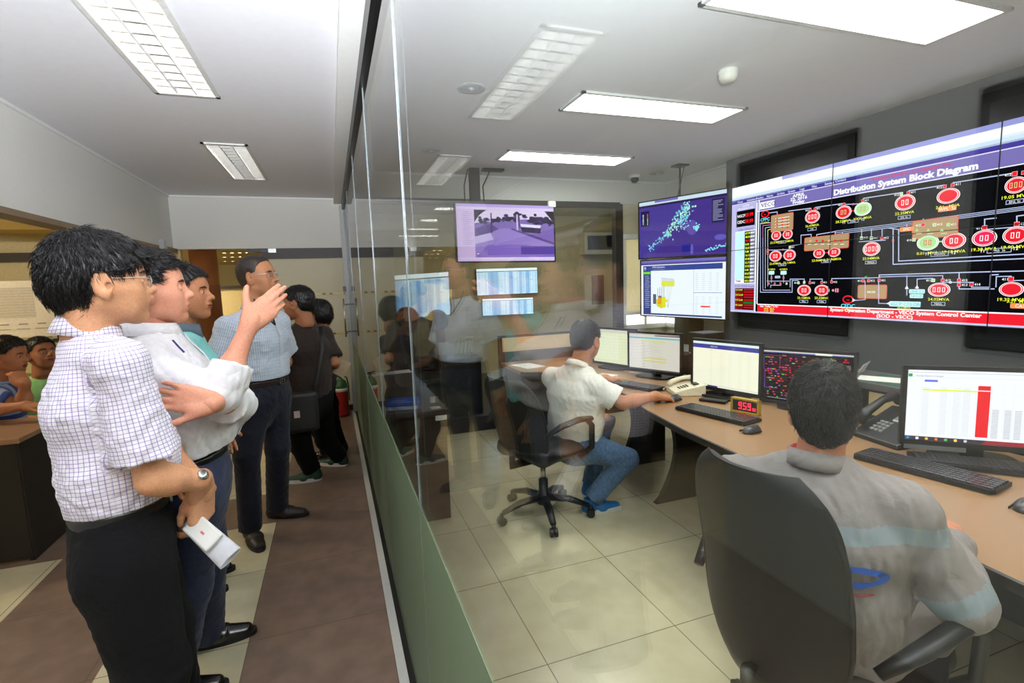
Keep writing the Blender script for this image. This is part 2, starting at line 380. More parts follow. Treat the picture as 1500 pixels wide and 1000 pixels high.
def cloth_mat(name, base, lines=(), rough=.75, bump=.25, wr=18, sheen=.1, var=.05):
    """lines: list of (axis, period m, duty, rgb)"""
    if name in _mats: return _mats[name]
    m = mat(name, base, rough, bump=0, scale=60, var=var, spec=.25, sheen=sheen); nt = m.node_tree; N = nt.nodes; L = nt.links; b = N['Principled BSDF']
    cur = b.inputs['Base Color'].links[0].from_socket
    at_ = N.new('ShaderNodeAttribute'); at_.attribute_name = 'cloth'; sp = N.new('ShaderNodeSeparateXYZ'); L.new(at_.outputs['Vector'], sp.inputs[0])
    for (ax, per, duty, rgb) in lines:
        mu = N.new('ShaderNodeMath'); mu.operation = 'DIVIDE'; mu.inputs[1].default_value = per; L.new(sp.outputs[ax], mu.inputs[0])
        fr = N.new('ShaderNodeMath'); fr.operation = 'FRACT'; L.new(mu.outputs[0], fr.inputs[0])
        lt = N.new('ShaderNodeMath'); lt.operation = 'LESS_THAN'; lt.inputs[1].default_value = duty; L.new(fr.outputs[0], lt.inputs[0])
        mx = N.new('ShaderNodeMix'); mx.data_type = 'RGBA'; mx.blend_type = 'MULTIPLY'; L.new(lt.outputs[0], mx.inputs['Factor'])
        L.new(cur, mx.inputs['A']); mx.inputs['B'].default_value = (*s2l(rgb), 1); cur = mx.outputs['Result']
    L.new(cur, b.inputs['Base Color'])
    tc = N.new('ShaderNodeTexCoord'); n1 = N.new('ShaderNodeTexNoise'); n1.inputs['Scale'].default_value = wr; n1.inputs['Detail'].default_value = 4; n1.inputs['Distortion'].default_value = 1.2
    L.new(tc.outputs['Object'], n1.inputs['Vector']); bp = N.new('ShaderNodeBump'); bp.inputs['Strength'].default_value = bump; bp.inputs['Distance'].default_value = .012
    L.new(n1.outputs['Fac'], bp.inputs['Height']); L.new(bp.outputs['Normal'], b.inputs['Normal'])
    return m
def collar_mesh(o, up, fwd, r=.064, hgt=.032, drop=.034, gap=.28, n=40, point=.03, spread=.03, polo=False):
    up = nrm(up); fwd = nrm(np.asarray(fwd, float)-np.dot(fwd, up)*up); M = frame(o, fwd, z=up); vs = []; fs = []
    for i in range(n+1):
        th = gap+(2*PI-2*gap)*i/n; fr = math.exp(-((min(th, 2*PI-th)-gap)/.38)**2)
        rx, ry = r*1.08, r*.95
        for (k, z) in ((1.03, -.012), (.97, hgt), (1.03, hgt+.004), (1.14, hgt*.45), (1.24+spread*3*fr, -drop*.35-point*fr)):
            zz = z-(.012 if z > 0 else 0)*(.5+.5*math.cos(th))
            vs.append((rx*k*math.cos(th)-.004, ry*k*math.sin(th), zz))
    for i in range(n):
        for j in range(4): fs.append((i*5+j, i*5+j+1, (i+1)*5+j+1, (i+1)*5+j))
    return xform(np.array(vs), M), fs

def shoe(root, ankle, toe, mats, parent_name='shoe', L=.285, kind='oxford', z0=0):
    """toe: horizontal direction"""
    d = nrm([toe[0], toe[1], 0]); M = frame((ankle[0], ankle[1], z0), d, z=(0, 0, 1)); inv = 0
    v = Vol((-.09, -.06, -.01), (.24, .06, .13), .005)
    v.add([Cone((-.035, 0, .035), (.06, .004, .033), .034, .036, (0, 1, 0), 1.0), Cone((.06, .004, .03), (.165, .006, .022), .038, .026, (0, 1, 0), 1.25), Cone((-.03, 0, .04), (-.022, 0, .1), .036, .036)], .03)
    v.half((0, 0, .014), (0, 0, -1)); v.half((0, 0, .098), (0, 0, 1))
    v.fn(lambda P: .0012*np.sin(P[..., 0]*260)*(P[..., 0] > .05)*(P[..., 0] < .11)*(P[..., 2] > .03))
    a, f = v.mesh(); up = mesh_obj(parent_name, xform(a, M), f, mats[0], root, smooth=True)
    poly = []
    for i in range(40):
        t = 2*PI*i/40; x = .068+.137*math.cos(t); w = .036+.01*math.sin((x+.07)*9) if True else .04
        y = w*math.copysign(abs(math.sin(t))**.75, math.sin(t))+.004
        poly.append((x, y))
    b = MB(); b.prism(poly, 0, .02 if kind != 'runner' else .028)
    vv = xform(np.array(b.v), M); so = mesh_obj('sole', vv, b.f, mats[1], up, world=False); so.data.transform(Matrix(np.array(rootmat(root).inverted())))
    return up

def person(S):
    g = S.get; root = empty('person', S['base'], 0, S['label'], 'person', g('group'))
    fx = nrm([math.cos(S['face']), math.sin(S['face']), 0]); lf = V(-fx[1], fx[0], 0); up = V(0, 0, 1)
    pel, nk, hc = (np.asarray(S[k], float) for k in ('pelvis', 'neck', 'head'))
    sw, hw, bk = g('sw', .185), g('hw', .085), g('bulk', 1.0)
    sp = nrm(nk-pel); slf = np.asarray(g('shl', lf), float); slf = nrm(slf); sfx = nrm(np.cross(slf, sp))
    L = np.linalg.norm(nk-pel); waist = pel+sp*L*.32+sfx*g('wf', 0.); chest = pel+sp*L*.66; upc = pel+sp*L*.86
    sd = g('sdrop', .082)
    shL = np.asarray(g('shL', nk-sp*sd+slf*sw), float); shR = np.asarray(g('shR', nk-sp*sd-slf*sw), float)
    h = g('res', .007); hh = g('hres', .0032); ar = g('arm', 1.0)
    def torso(e, top=True):
        q = g('ratio', 1.3)
        c = [Cone(pel, waist, (.112+e)*bk, (.114*g('waistk', 1)+e)*bk, lf, q), Cone(waist, chest, (.114*g('waistk', 1)+e)*bk, (.118+e)*bk, slf, q), Cone(chest, upc, (.118+e)*bk, .078*bk+e*.8, slf, q+.1)]
        if top: c += [Cone(shL, shR, .046*bk+e*.7, .046*bk+e*.7), Cone(nk-sfx*.012-sp*.035, shL, .04+e*.5, .036+e*.5), Cone(nk-sfx*.012-sp*.035, shR, .04+e*.5, .036+e*.5)]
        return c
    belly = []
    if g('belly'): belly = [Ell(waist+sfx*.05*bk+up*.02, (.11*bk+g('belly'), .14*bk, .15), np.stack([sfx, slf, sp], 1))]
    # ---- body: head, neck, arms and hands, one skin
    sk = skinset(S['skin'][0], S['skin'][1]); parts = []
    hd = nrm(S['look']); hz = nrm(np.asarray(g('headup', (0, 0, 1)), float)); HM = frame(hc, hd, z=hz); HS = np.diag([*(g('hs', (1, 1, 1))), 1.0]); HM = Matrix(np.array(HM)@HS)
    hv, hf, hm = head_mesh(hh, g('full', 0.), nose=g('nose', 0.), mouth=g('mouth', 0.)); parts.append((xform(hv, HM), hf, hm))
    v = Vol(np.minimum(nk, hc)-.16, np.maximum(nk, hc)+.12, .006); hn = xform(np.array([[-.03, 0, -.05]]), HM)[0]
    v.add([Cone(nk-sp*.06, hn, .06*g('neckk', 1), .054*g('neckk', 1))], .02)
    a, f = v.mesh(); parts.append((a, f, 0))
    lo = np.minimum(pel, nk)-.35; hi = np.maximum(pel, nk)+.35
    v = Vol(lo, hi, .014); v.add(torso(-.022), .05)
    legs = g('legs')
    a, f = v.mesh(); parts.append((a, f, 0))
    for side, sh in (('L', shL), ('R', shR)):
        el, wr = np.asarray(S['el'+side], float), np.asarray(S['wr'+side], float)
        v = Vol(np.minimum(np.minimum(sh, el), wr)-.08, np.maximum(np.maximum(sh, el), wr)+.08, g('ares', .005))
        fd = nrm(wr-el)
        v.add([Cone(sh, el, .044*ar, .036*ar), Cone(el, el+(wr-el)*.35, .036*ar, .038*ar), Cone(el+(wr-el)*.35, wr, .038*ar, .0255*ar), Cone(wr, wr+nrm(S['hand'+side][1])*.022, .0255*ar, .023*ar)], .03)
        a, f = v.mesh(); parts.append((a, f, 0))
        hp, hdr, dor = S['hand'+side]; a, f = get_hand(hp, g('handres', .0034)); a = a.copy()*g('handk', 1.0)
        if side == 'L': a[:, 1] *= -1; f = f[:, ::-1]
        a = xform(a, frame(wr, hdr, z=dor)); parts.append((a, f, 0))
    if legs:
        for k in 'LR':
            hip, kn, an = (np.asarray(legs[k][i], float) for i in range(3))
            v = Vol(np.minimum(np.minimum(hip, kn), an)-.1, np.maximum(np.maximum(hip, kn), an)+.1, .012); v.add([Cone(hip, kn, .06, .042), Cone(kn, an, .042, .03)], .03); a, f = v.mesh(); parts.append((a, f, 0))
    vs, fs, mi = join(parts); mesh_obj('body', vs, fs, sk, root, mi, smooth=True)
    # ---- hair and brows
    a, f = hair_mesh(g('hair', 'short'), hh, g('seed', 1)); hm_ = mat(g('hairmat', 'hair_black'), g('hairrgb', (20, 18, 18)), .36, bump=.5, scale=120, var=.5, spec=.4)
    pr = [(a, f, 0)]
    ns = g('strands', 0)
    if ns: b_, f_ = strands(a, f, ns, g('slen', .03), seed=g('seed', 1), sweep=g('sweep', (0, 0, -.5)), lift=g('slift', .004), jit=g('jit', .22)); pr.append((b_, f_, 0))
    for s in (1, -1):
        v = Vol((.05, -.07, .01), (.11, .07, .04), .0022); v.add([Cone((.0945, s*.012, .0245), (.0925, s*.029, .0285), .0036, .0042), Cone((.0925, s*.029, .0285), (.079, s*.050, .0245), .0042, .0022)], .003); b_, f_ = v.mesh(); pr.append((b_, f_, 0))
    vs, fs, mi = join(pr); mesh_obj('hair', xform(vs, HM), fs, hm_, root, smooth=True)
    # ---- shirt
    sm = S['shirt']; e = g('loose', .014); grp = [(torso(0, False), slf, .115*bk*1.15)]
    v = Vol(np.minimum(np.minimum(pel, nk), np.minimum(shL, shR))-.34, np.maximum(np.maximum(pel, nk), np.maximum(shL, shR))+.34, h)
    v.add(torso(e)+belly, .035); cuffs = []
    for side, sh in (('L', shL), ('R', shR)):
        el, wr = np.asarray(S['el'+side], float), np.asarray(S['wr'+side], float)
        lo_, hi_ = np.minimum(np.minimum(sh, el), wr)-.1, np.maximum(np.maximum(sh, el), wr)+.1
        n0, n1 = np.minimum(v.lo, lo_), np.maximum(v.lo+v.h*(v.n-1), hi_)
        if np.any(n0 < v.lo-1e-6) or np.any(n1 > v.lo+v.h*(v.n-1)+1e-6):
            w = Vol(n0, n1, h); w.add(torso(e)+belly, .035); [w.add(p, k) for p, k in cuffs]; v = w
        sl = g('sleeve', .72); sl = sl[side] if isinstance(sl, dict) else sl; r0 = .047*ar+e*.45
        if sl <= 1: cs = [FCone(sh, sh+(el-sh)*sl, r0, .056*ar+e*g('flare', .6))]
        else: q = el+(wr-el)*(sl-1); cs = [Cone(sh, el, r0, .05*ar+e*.3), FCone(el, q, .05*ar+e*.3, .037*ar+e*(.45 if sl > 1.8 else .9))]
        for c in cs: v.add(c, .03); cuffs.append((c, .03))
        if sl > 1 and sl < 1.8: c = FCone(q-nrm(wr-el)*.055, q, .05*ar+e*.75, .05*ar+e*.8); v.add(c, .006); cuffs.append((c, .006))
        grp.append((cs, sfx, .058))
    wamp = g('wrinkle', .0035)
    def fold(P):
        n1 = snoise(P*V(1, 1, .55), 38, g('seed', 1)); n2 = snoise(P, 75, g('seed', 1)+5)
        return wamp*(.8*n1-1.1*np.abs(n2))
    v.fn(fold); hem = pel+sp*g('hem', .06); v.half(hem, -sp if True else 0)
    a, f = v.mesh(); so = mesh_obj('shirt', a, f, sm, root, smooth=True); set_uv(so, xform(a, Matrix.Identity(4)), grp)
    if g('bands'):
        so.data.materials.append(g('bandmat')); c_ = a[f].mean(1); tt = (c_-pel)@sp/L; mi_ = np.zeros(len(f), np.int32)
        lat = np.abs((c_-pel)@slf); mi_[(tt > g('bands')[0]) & (tt < g('bands')[1]) & (lat < .26)] = 1
        for sh, k in ((shL, 'L'), (shR, 'R')):
            el_ = np.asarray(S['el'+k], float); ax_ = el_-sh; t2 = (c_-sh)@ax_/(ax_@ax_); dist = np.linalg.norm(c_-sh-t2[:, None]*ax_, axis=1); mi_[(t2 > .84) & (t2 < 1.02) & (dist < .085)] = 1
        so.data.polygons.foreach_set('material_index', mi_)
    if g('collar', True):
        hu = nrm(hn-nk+sp*.02); cv, cf = collar_mesh(nk+sp*.012+sfx*g('cfx', .0), nrm(hu*.7+sp*.5+sfx*g('coltilt', .15)), sfx, r=.0655*g('neckk', 1)*g('collark', 1), **g('collaropt', {}))
        c = mesh_obj('collar', cv, cf, g('collarmat', sm), so, smooth=True, world=False); c.data.transform(Matrix(np.array(rootmat(root).inverted())))
        md = c.modifiers.new('thick', 'SOLIDIFY'); md.thickness = .003; set_uv(c, cv, [([Cone(nk-sp*.05, nk+sp*.1, .06, .06)], sfx, .066)])
    if g('placket'):
        w_ = a-pel; t_ = w_@sp; l_ = w_@slf; d_ = w_@sfx; pts = []
        for t in np.linspace(g('hem', .06)+.01, L*.96, 16):
            k_ = (np.abs(t_-t) < .012) & (np.abs(l_) < .016)
            if k_.any(): pts.append(pel+sp*t+sfx*(d_[k_].max()+.0015))
        b = MB()
        for p, q in zip(pts[:-1], pts[1:]):
            b.raw([p-lf*.016, p+lf*.016, q+lf*.016, q-lf*.016, p-lf*.016-sfx*.004, p+lf*.016-sfx*.004, q+lf*.016-sfx*.004, q-lf*.016-sfx*.004], [(0, 1, 2, 3), (4, 7, 6, 5), (0, 4, 5, 1), (1, 5, 6, 2), (2, 6, 7, 3), (3, 7, 4, 0)])
        b.v = [tuple(Matrix(np.array(rootmat(root).inverted()))@Vector(p)) for p in b.v]
        pk = mesh_obj('placket', b.v, b.f, g('placketmat', g('collarmat', sm)), so, world=False)
    # ---- trousers, belt, shoes
    if legs:
        tm = S['trousers']; hipz = pel
        allp = np.array([np.asarray(legs[k][i], float) for k in 'LR' for i in range(3)]+[pel])
        v = Vol(allp.min(0)-.24, allp.max(0)+np.array([.24, .24, .2]), g('tres', .008))
        seated = g('seated', False); q = g('ratio', 1.3)
        v.add([Cone(pel-sp*.02, waist, .12*bk, (.114*g('waistk', 1)+.006)*bk, lf, q), Cone(pel-sp*.1*(0 if seated else 1)-sfx*.02, pel, .118*bk, .12*bk, lf, q)], .05)
        tg = []
        for k in 'LR':
            hip, kn, an = (np.asarray(legs[k][i], float) for i in range(3)); tk = g('legk', 1.0)
            ct = [Cone(hip, kn, .094*tk, .072*tk), FCone(kn, an, .07*tk, g('hemr', .06)*tk)]
            v.add(ct[0], .05); v.add(ct[1], .03); tg.append((ct, sfx, .08))
        v.fn(lambda P: .0035*(snoise(P*V(1, 1, .5), 32, 3+g('seed', 1))-1.2*np.abs(snoise(P, 60, 9+g('seed', 1)))))
        top = pel+sp*g('belt', .075); v.half(top, sp)
        a, f = v.mesh(); to = mesh_obj('trousers', a, f, tm, root, smooth=True); set_uv(to, a, tg)
        if g('beltmat'):
            v = Vol(pel-.26, pel+.3, .006); v.add(torso(g('beltr', .017), False)[:2], .05); v.half(top+sp*.004, sp); v.half(top-sp*.032, -sp)
            a, f = v.mesh(); bo = mesh_obj('belt', a, f, S['beltmat'], root, smooth=True)
            rr = .15*bk
            for st in np.linspace(.05, .26, 106):
                P = (top-sp*.014+sfx*st)[None, None, None]
                if min(float(p.d(P).item()) for p in torso(g('beltr', .017), False)[:2]) > .001: rr = st; break
            b = MB(frame(top-sp*.014+sfx*(rr+.002), sfx, z=sp))
            for y0, y1, z0, z1 in ((-.024, .024, .013, .018), (-.024, .024, -.018, -.013), (-.024, -.019, -.018, .018), (.019, .024, -.018, .018), (-.002, .002, -.014, .014)): b.box((-.003, y0, z0), (.004, y1, z1))
            b.v = [tuple(Matrix(np.array(rootmat(root).inverted()))@Vector(p)) for p in b.v]
            tag(mesh_obj('buckle', b.v, b.f, mat('steel', (190, 190, 188), .25, metal=1), bo, world=False), 'silver belt buckle')
        for k in 'LR':
            if len(legs[k]) > 3 and legs[k][3] is not None: shoe(root, legs[k][2], legs[k][3], S['shoes'], 'shoe', kind=g('shoekind', 'oxford'), z0=float(legs[k][4]) if len(legs[k]) > 4 else 0)
    S['root'] = root; S['HM'] = HM; S['sfx'] = sfx; S['lf'] = slf; S['sp'] = sp
    return root
def wear(root, b, name, mats, parent=None):
    vv = xform(np.array(b.v), Matrix(np.array(rootmat(root).inverted())))
    o = mesh_obj(name, vv, b.f, mats, parent or root, b.mi, world=False); o.data.polygons.foreach_set('use_smooth', np.array(b.sm, bool)); return o
def glasses(S, rim=(200, 200, 200), dark=False):
    r = S['root']; b = MB(S['HM']); k = .105
    for s in (1, -1):
        pts = [(k-.002+.002*math.cos(t), s*(.034+.024*math.cos(t)), .001+.016*math.sin(t)) for t in np.linspace(0, 2*PI, 25)]
        b.tube(pts, .0011, 6); b.tube([(k-.002, s*.058, .008), (.088, s*.079, .012), (.03, s*.086, .01), (.0, s*.084, .012), (-.022, s*.083, -.004)], .0016, 6)
    b.tube([(k, -.01, .006), (k+.004, 0, .008), (k, .01, .006)], .0011, 6)
    o = wear(r, b, 'glasses', mat('glasses_rim', rim, .3, metal=.7))
    for s in (1, -1):
        l = MB(S['HM']); l.raw([(k-.002, s*(.034+.023*math.cos(t)), .001+.015*math.sin(t)) for t in np.linspace(0, 2*PI, 24, endpoint=False)]+[(k-.0005, s*(.034+.023*math.cos(t)), .001+.015*math.sin(t)) for t in np.linspace(0, 2*PI, 24, endpoint=False)],
            [tuple(range(24)), tuple(range(47, 23, -1))]+[(i, (i+1) % 24, 24+(i+1) % 24, 24+i) for i in range(24)])
        wear(r, l, 'lens', LENS, o)
    return o
LENS = glass_mat('spectacle_lens', (.97, .98, .98))
# ------------------------------------------------------------------ the room
H = 2.55; XG = .205; XL = -1.57; XR = 3.55; XRW = 3.64; YB = 4.92; YE = 6.45; HB = 1.98
def struct(o): o['kind'] = 'structure'; return o
def floor_mat():
    m = bpy.data.materials.new('floor_tiles'); m.use_nodes = True; nt = m.node_tree; N = nt.nodes; L = nt.links; b = N['Principled BSDF']
    g = N.new('ShaderNodeNewGeometry'); sp = N.new('ShaderNodeSeparateXYZ'); L.new(g.outputs['Position'], sp.inputs[0])
    def M(op, a, b_=None, c=None):
        n = N.new('ShaderNodeMath'); n.operation = op
        for i, q in enumerate((a, b_, c)):
            if q is None: continue
            if isinstance(q, (int, float)): n.inputs[i].default_value = q
            else: L.new(q, n.inputs[i])
        return n.outputs[0]
    x, y = sp.outputs[0], sp.outputs[1]
    def band(v, lo, hi): return M('MULTIPLY', M('GREATER_THAN', v, lo), M('LESS_THAN', v, hi))
    def grid(v, off, per, w=.004):
        f = M('FRACT', M('DIVIDE', M('SUBTRACT', v, off), per)); return M('LESS_THAN', M('ABSOLUTE', M('SUBTRACT', f, .5)), 0) if False else M('GREATER_THAN', M('ABSOLUTE', M('SUBTRACT', f, .5)), .5-w/per/1.0)
    left = M('LESS_THAN', x, XG)
    br = M('MAXIMUM', band(x, -.44, .14), M('MULTIPLY', M('MAXIMUM', band(x, -1.57, -.99), M('MAXIMUM', band(y, 3.5, 4.03), band(y, 5.2, 5.75))), M('LESS_THAN', x, .14)))
    br = M('MAXIMUM', br, M('MULTIPLY', M('GREATER_THAN', y, 5.75), band(x, -1.57, .14)))
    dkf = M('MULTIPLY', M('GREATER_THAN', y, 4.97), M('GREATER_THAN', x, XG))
    gx = M('ADD', M('MULTIPLY', grid(x, -.44, .58, .0022), left), M('MULTIPLY', grid(x, .10, .6, .0022), M('SUBTRACT', 1, left)))
    gr = M('MINIMUM', M('ADD', gx, grid(y, 2.9-.6, .6, .0022)), 1)
    nz = N.new('ShaderNodeTexNoise'); nz.inputs['Scale'].default_value = 9; nz.inputs['Detail'].default_value = 8; L.new(g.outputs['Position'], nz.inputs['Vector'])
    def ramp(c0, c1):
        r = N.new('ShaderNodeValToRGB'); r.color_ramp.elements[0].position = .35; r.color_ramp.elements[1].position = .68
        r.color_ramp.elements[0].color = (*s2l(c0), 1); r.color_ramp.elements[1].color = (*s2l(c1), 1); L.new(nz.outputs['Fac'], r.inputs[0]); return r.outputs[0]
    be = ramp((204, 194, 160), (214, 205, 172)); bn = ramp((112, 92, 78), (130, 108, 92))
    def mix(f, a, b_):
        n = N.new('ShaderNodeMix'); n.data_type = 'RGBA'; L.new(f, n.inputs['Factor'])
        for q, k in ((a, 'A'), (b_, 'B')):
            if isinstance(q, tuple): n.inputs[k].default_value = (*s2l(q), 1)
            else: L.new(q, n.inputs[k])
        return n.outputs['Result']
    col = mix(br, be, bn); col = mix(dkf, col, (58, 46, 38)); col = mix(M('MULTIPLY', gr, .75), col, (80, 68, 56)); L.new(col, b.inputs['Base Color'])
    r_ = M('ADD', M('MULTIPLY', br, .22), .2); L.new(r_, b.inputs['Roughness']); b.inputs['Specular IOR Level'].default_value = .45
    return m
b = MB(); b.box((-7, -3.2, -.08), (6.4, 15.1, 0)); struct(b.build('floor', floor_mat()))
M_ceil = mat('ceiling_paint', (222, 222, 226), .7, bump=.05, scale=25, var=.015)
M_wall = mat('wall_paint', (216, 215, 208), .75, bump=.08, scale=60, var=.02)
M_wcream = mat('cream_wall', (205, 198, 172), .75, bump=.05, scale=30, var=.02)
M_ochre = mat('ochre_paint', (190, 160, 88), .75, var=.03)
M_dark = mat('dark_trim', (44, 34, 28), .5, var=.1)
M_black = mat('black_plastic', (18, 18, 19), .42, bump=.06, scale=300, var=.12)
M_blackm = mat('black_matte', (14, 14, 15), .6, bump=.1, scale=200)
M_alu = mat('aluminium', (176, 178, 178), .32, metal=.85, scale=200, var=.04)
M_steel = mat('steel', (190, 190, 188), .25, metal=1)
M_white = mat('white_plastic', (226, 226, 222), .45, var=.02)
M_grey = mat('charcoal_wall', (72, 73, 76), .8, bump=.08, scale=80, var=.04)
b = MB(); b.box((XL-.0, -3.2, H), (XRW+.3, YE+.1, H+.12)); c_ = struct(b.build('ceiling', M_ceil))
b = MB(); b.box((XL-.12, 2.15, HB), (XL, YE+.12, H)); struct(b.build('wall_left_header', M_wall))
b = MB(); b.box((XL-.12, 2.15, HB-.035), (XL+.004, YE, HB)); struct(b.build('trim_1', mat('brown_edge', (132, 112, 88), .6)))
b = MB(); b.box((XL, YE, HB), (XG-.02, YE+.12, H)); struct(b.build('wall_end_header', M_wall))
b = MB(); b.box((XL-.12, -3.2, 0), (XL, 2.15, H)); struct(b.build('wall_left', M_wall))
b = MB(); b.box((XL-.12, -3.3, 0), (XRW+.3, -3.2, H)); struct(b.build('wall_rear', M_wall))
b = MB(); b.box((XRW, -3.2, 0), (XRW+.2, YB+.1, H)); struct(b.build('wall_right', M_wall))
b = MB(); b.box((XR, -1.6, 0), (XRW, 3.91, H)); struct(b.build('wall_right_charcoal', M_grey))
# cove strip where ceiling meets walls
for n, (lo, hi) in enumerate((((XL, 2.15, H-.018), (XL+.016, YE, H)), ((XL, YE-.016, H-.018), (XG-.06, YE, H)), ((XG+.06, YB-.016, H-.02), (XRW, YB, H)), ((XRW-.016, 3.91, H-.02), (XRW, YB, H)))):
    b = MB(); b.box(lo, hi); struct(b.build('trim_%d' % (n+2), M_white))
# inner back wall: white band above dark-framed glazing
b = MB(); b.box((XG+.02, YB, 2.31), (XRW, YB+.1, H)); struct(b.build('wall_back', M_wall))
b = MB(); b.box((3.01, YB, 0), (XRW, YB+.1, .93)); b.box((3.05, YB, 1.98), (XRW, YB+.1, 2.31)); struct(b.build('wall_back_pier', M_wcream))
M_frame = mat('bronze_frame', (52, 47, 42), .45, metal=.2)
b = MB(); b.box((XG+.02, YB-.02, 2.265), (3.02, YB+.06, 2.32)); b.box((2.96, YB-.025, 0), (3.05, YB+.06, 2.3)); b.box((XG+.02, YB-.03, 0), (2.96, YB+.07, .15)); b.box((XG+.02, YB-.02, .15), (XG+.07, YB+.05, 2.27))
g1 = struct(b.build('window_1', M_frame))
GL = glass_mat('clear_glass', (.95, .975, .96))
b = MB(); b.box((XG+.07, YB+.015, .15), (2.96, YB+.021, 2.265)); b.build('pane', GL, g1)
# corner window with roller blind
M_wf = mat('window_frame_white', (226, 226, 218), .5)
M_blind = mat('blind_cloth', (224, 214, 190), .8); _n = M_blind.node_tree; _t = _n.nodes.new('ShaderNodeBsdfTranslucent'); _t.inputs[0].default_value = (.75, .68, .5, 1); _m = _n.nodes.new('ShaderNodeMixShader'); _m.inputs[0].default_value = .4; _n.links.new(_n.nodes['Principled BSDF'].outputs[0], _m.inputs[1]); _n.links.new(_t.outputs[0], _m.inputs[2]); _n.links.new(_m.outputs[0], _n.nodes['Material Output'].inputs[0])
M_day = emi('daylight', (238, 244, 240), 3.2)
b = MB(); z0, z1 = .93, 1.98
b.box((3.05, YB-.02, z0), (3.09, YB+.04, z1)); b.box((3.05, YB-.02, z0), (XRW, YB+.04, z0+.05)); b.box((3.05, YB-.03, z1-.05), (XRW, YB+.04, z1)); b.box((3.33, YB-.01, z0), (3.36, YB+.03, z1)); b.box((3.05, YB-.01, 1.09), (XRW, YB+.03, 1.12))
w2 = struct(b.build('window_2', M_wf))
b = MB(); b.box((3.09, YB+.05, z0+.05), (XRW, YB+.06, z1-.05)); b.build('pane', M_day, w2)
b = MB(); b.box((3.085, YB-.012, 1.12), (XRW-.005, YB-.006, z1-.05)); b.build('roller_blind', mat('blind_cloth', (214, 208, 190), .8), w2)
b = MB(); b.box((XRW-.03, 4.62, z0), (XRW+.01, YB, z0+.05)); b.box((XRW-.03, 4.62, z0), (XRW+.01, 4.66, z1)); b.box((XRW-.03, 4.66, 1.09), (XRW+.01, YB, 1.12)); b.box((XRW-.03, 4.62, z1-.05), (XRW+.01, YB, z1))
w3 = struct(b.build('window_3', M_wf)); b = MB(); b.box((XRW-.008, 4.66, z0+.05), (XRW-.002, YB, 1.1)); b.build('pane', M_day, w3)
b = MB(); b.box((XRW-.02, 4.66, 1.12), (XRW-.012, YB-.01, z1-.05)); b.build('roller_blind', mat('blind_cloth', (214, 208, 190)), w3)
b = MB(); b.box((3.5, 4.3, 0), (XRW-.001, 4.6, 1.12)); struct(b.build('trim_6', mat('dark_pillar', (30, 28, 27), .6)))

# ---- glass partition beside the corridor: full-height panes, sage film at the foot, black channels
FH = .87; joints = [-2.4, -.15, 1.41, 2.5, 3.75, 5.1, 6.28]
FILM = glass_mat('sage_film', (.9, .95, .9), film=(128, 146, 118))
M_joint = mat('joint_seal', (112, 122, 126), .3, spec=.5)
for i, (y0, y1) in enumerate(zip(joints[:-1], joints[1:])):
    b = MB(); b.box((XG-.005, y0+.002, .03), (XG+.005, y1-.002, 2.42))
    p = struct(b.build('window_%d' % (10+i), GLP if False else GL)); 
    b = MB(); b.box((XG-.0078, y0+.002, .02), (XG-.0062, y1-.002, FH)); b.build('frosted_film', FILM, p)
    b = MB(); b.box((XG-.0082, y1-.0025, .02), (XG-.0055, y1+.0025 if i < 5 else y1, 2.42)); b.build('joint_seal', M_joint, p)
M_chan = mat('black_channel', (30, 30, 32), .35, metal=.5)
b = MB(); b.box((XG-.022, -2.4, 2.40), (XG+.03, 6.3, 2.49)); b.box((XG+.03, -2.4, 2.47), (XG+.055, 6.3, 2.49)); struct(b.build('trim_7', M_chan))
b = MB(); b.box((XG-.105, -2.4, 2.485), (XG+.035, 6.45, H)); struct(b.build('trim_8', M_white))
b = MB(); b.box((XG-.03, -2.4, 0), (XG-.008, 6.3, .018)); b.box((XG+.008, -2.4, 0), (XG+.03, 6.3, .018)); b.box((XG-.03, -2.4, 0), (XG+.03, 6.3, .006)); struct(b.build('trim_9', mat('base_channel', (24, 22, 20), .5)))
b = MB(); b.box((.14, -2.4, 0), (XG-.03, 6.3, .012)); struct(b.build('trim_10', mat('white_kerb', (205, 204, 196), .5, var=.03)))
# end stile with the long double pull handle
b = MB(); b.box((XG-.05, 6.28, 0), (XG+.01, 6.36, 2.45)); b.box((XG+.02, 6.28, 0), (XG+.07, 6.34, 2.38)); ds = struct(b.build('door_1', mat('stile_paint', (172, 174, 174), .5)))
for dx in (-.075, .1):
    h = MB(); h.tube([(XG+dx, 6.25, .93), (XG+dx, 6.25, 1.38)], .011, 10)
    for z in (.99, 1.31): h.tube([(XG+dx, 6.25, z), (XG+.0, 6.29, z)], .008, 8)
    h.build('pull_handle', M_steel, ds)
b = MB(); b.box((XG-.07, 6.26, 1.46), (XG-.035, 6.33, 1.52)); b.box((XG+.06, 6.26, 1.46), (XG+.1, 6.33, 1.52)); b.build('door_lock', M_black, ds)

# ---- end of the corridor and the hall beyond
b = MB(); b.box((-.72, YE+.02, 0), (XG+.55, YE+.1, HB-.1)); b.box((XG+.02, YE+.02, 1.8), (XRW, YE+.1, H)) if False else None
struct(b.build('wall_end', M_wcream))
b = MB(); b.box((-.72, YE+.0, HB-.12), (XG+.55, YE+.1, HB-.0)); b.box((-.72, YE-.01, 0), (XG-.03, YE+.02, .07)); struct(b.build('trim_11', M_dark))
M_gold = mat('frost_stripe', (214, 190, 120), .4); M_goldd = mat('bronze_stripe', (120, 90, 40), .4)
for z in (1.44, .96):
    b = MB(); n = 22
    for i in range(n): b.mt(i % 2 if (i//3) % 2 else 0).box((-.7+i*.04, YE+.012, z-.012), (-.7+i*.04+.038, YE+.0195, z+.012))
    struct(b.build('trim_12' if z > 1 else 'trim_13', [M_gold, M_goldd]))
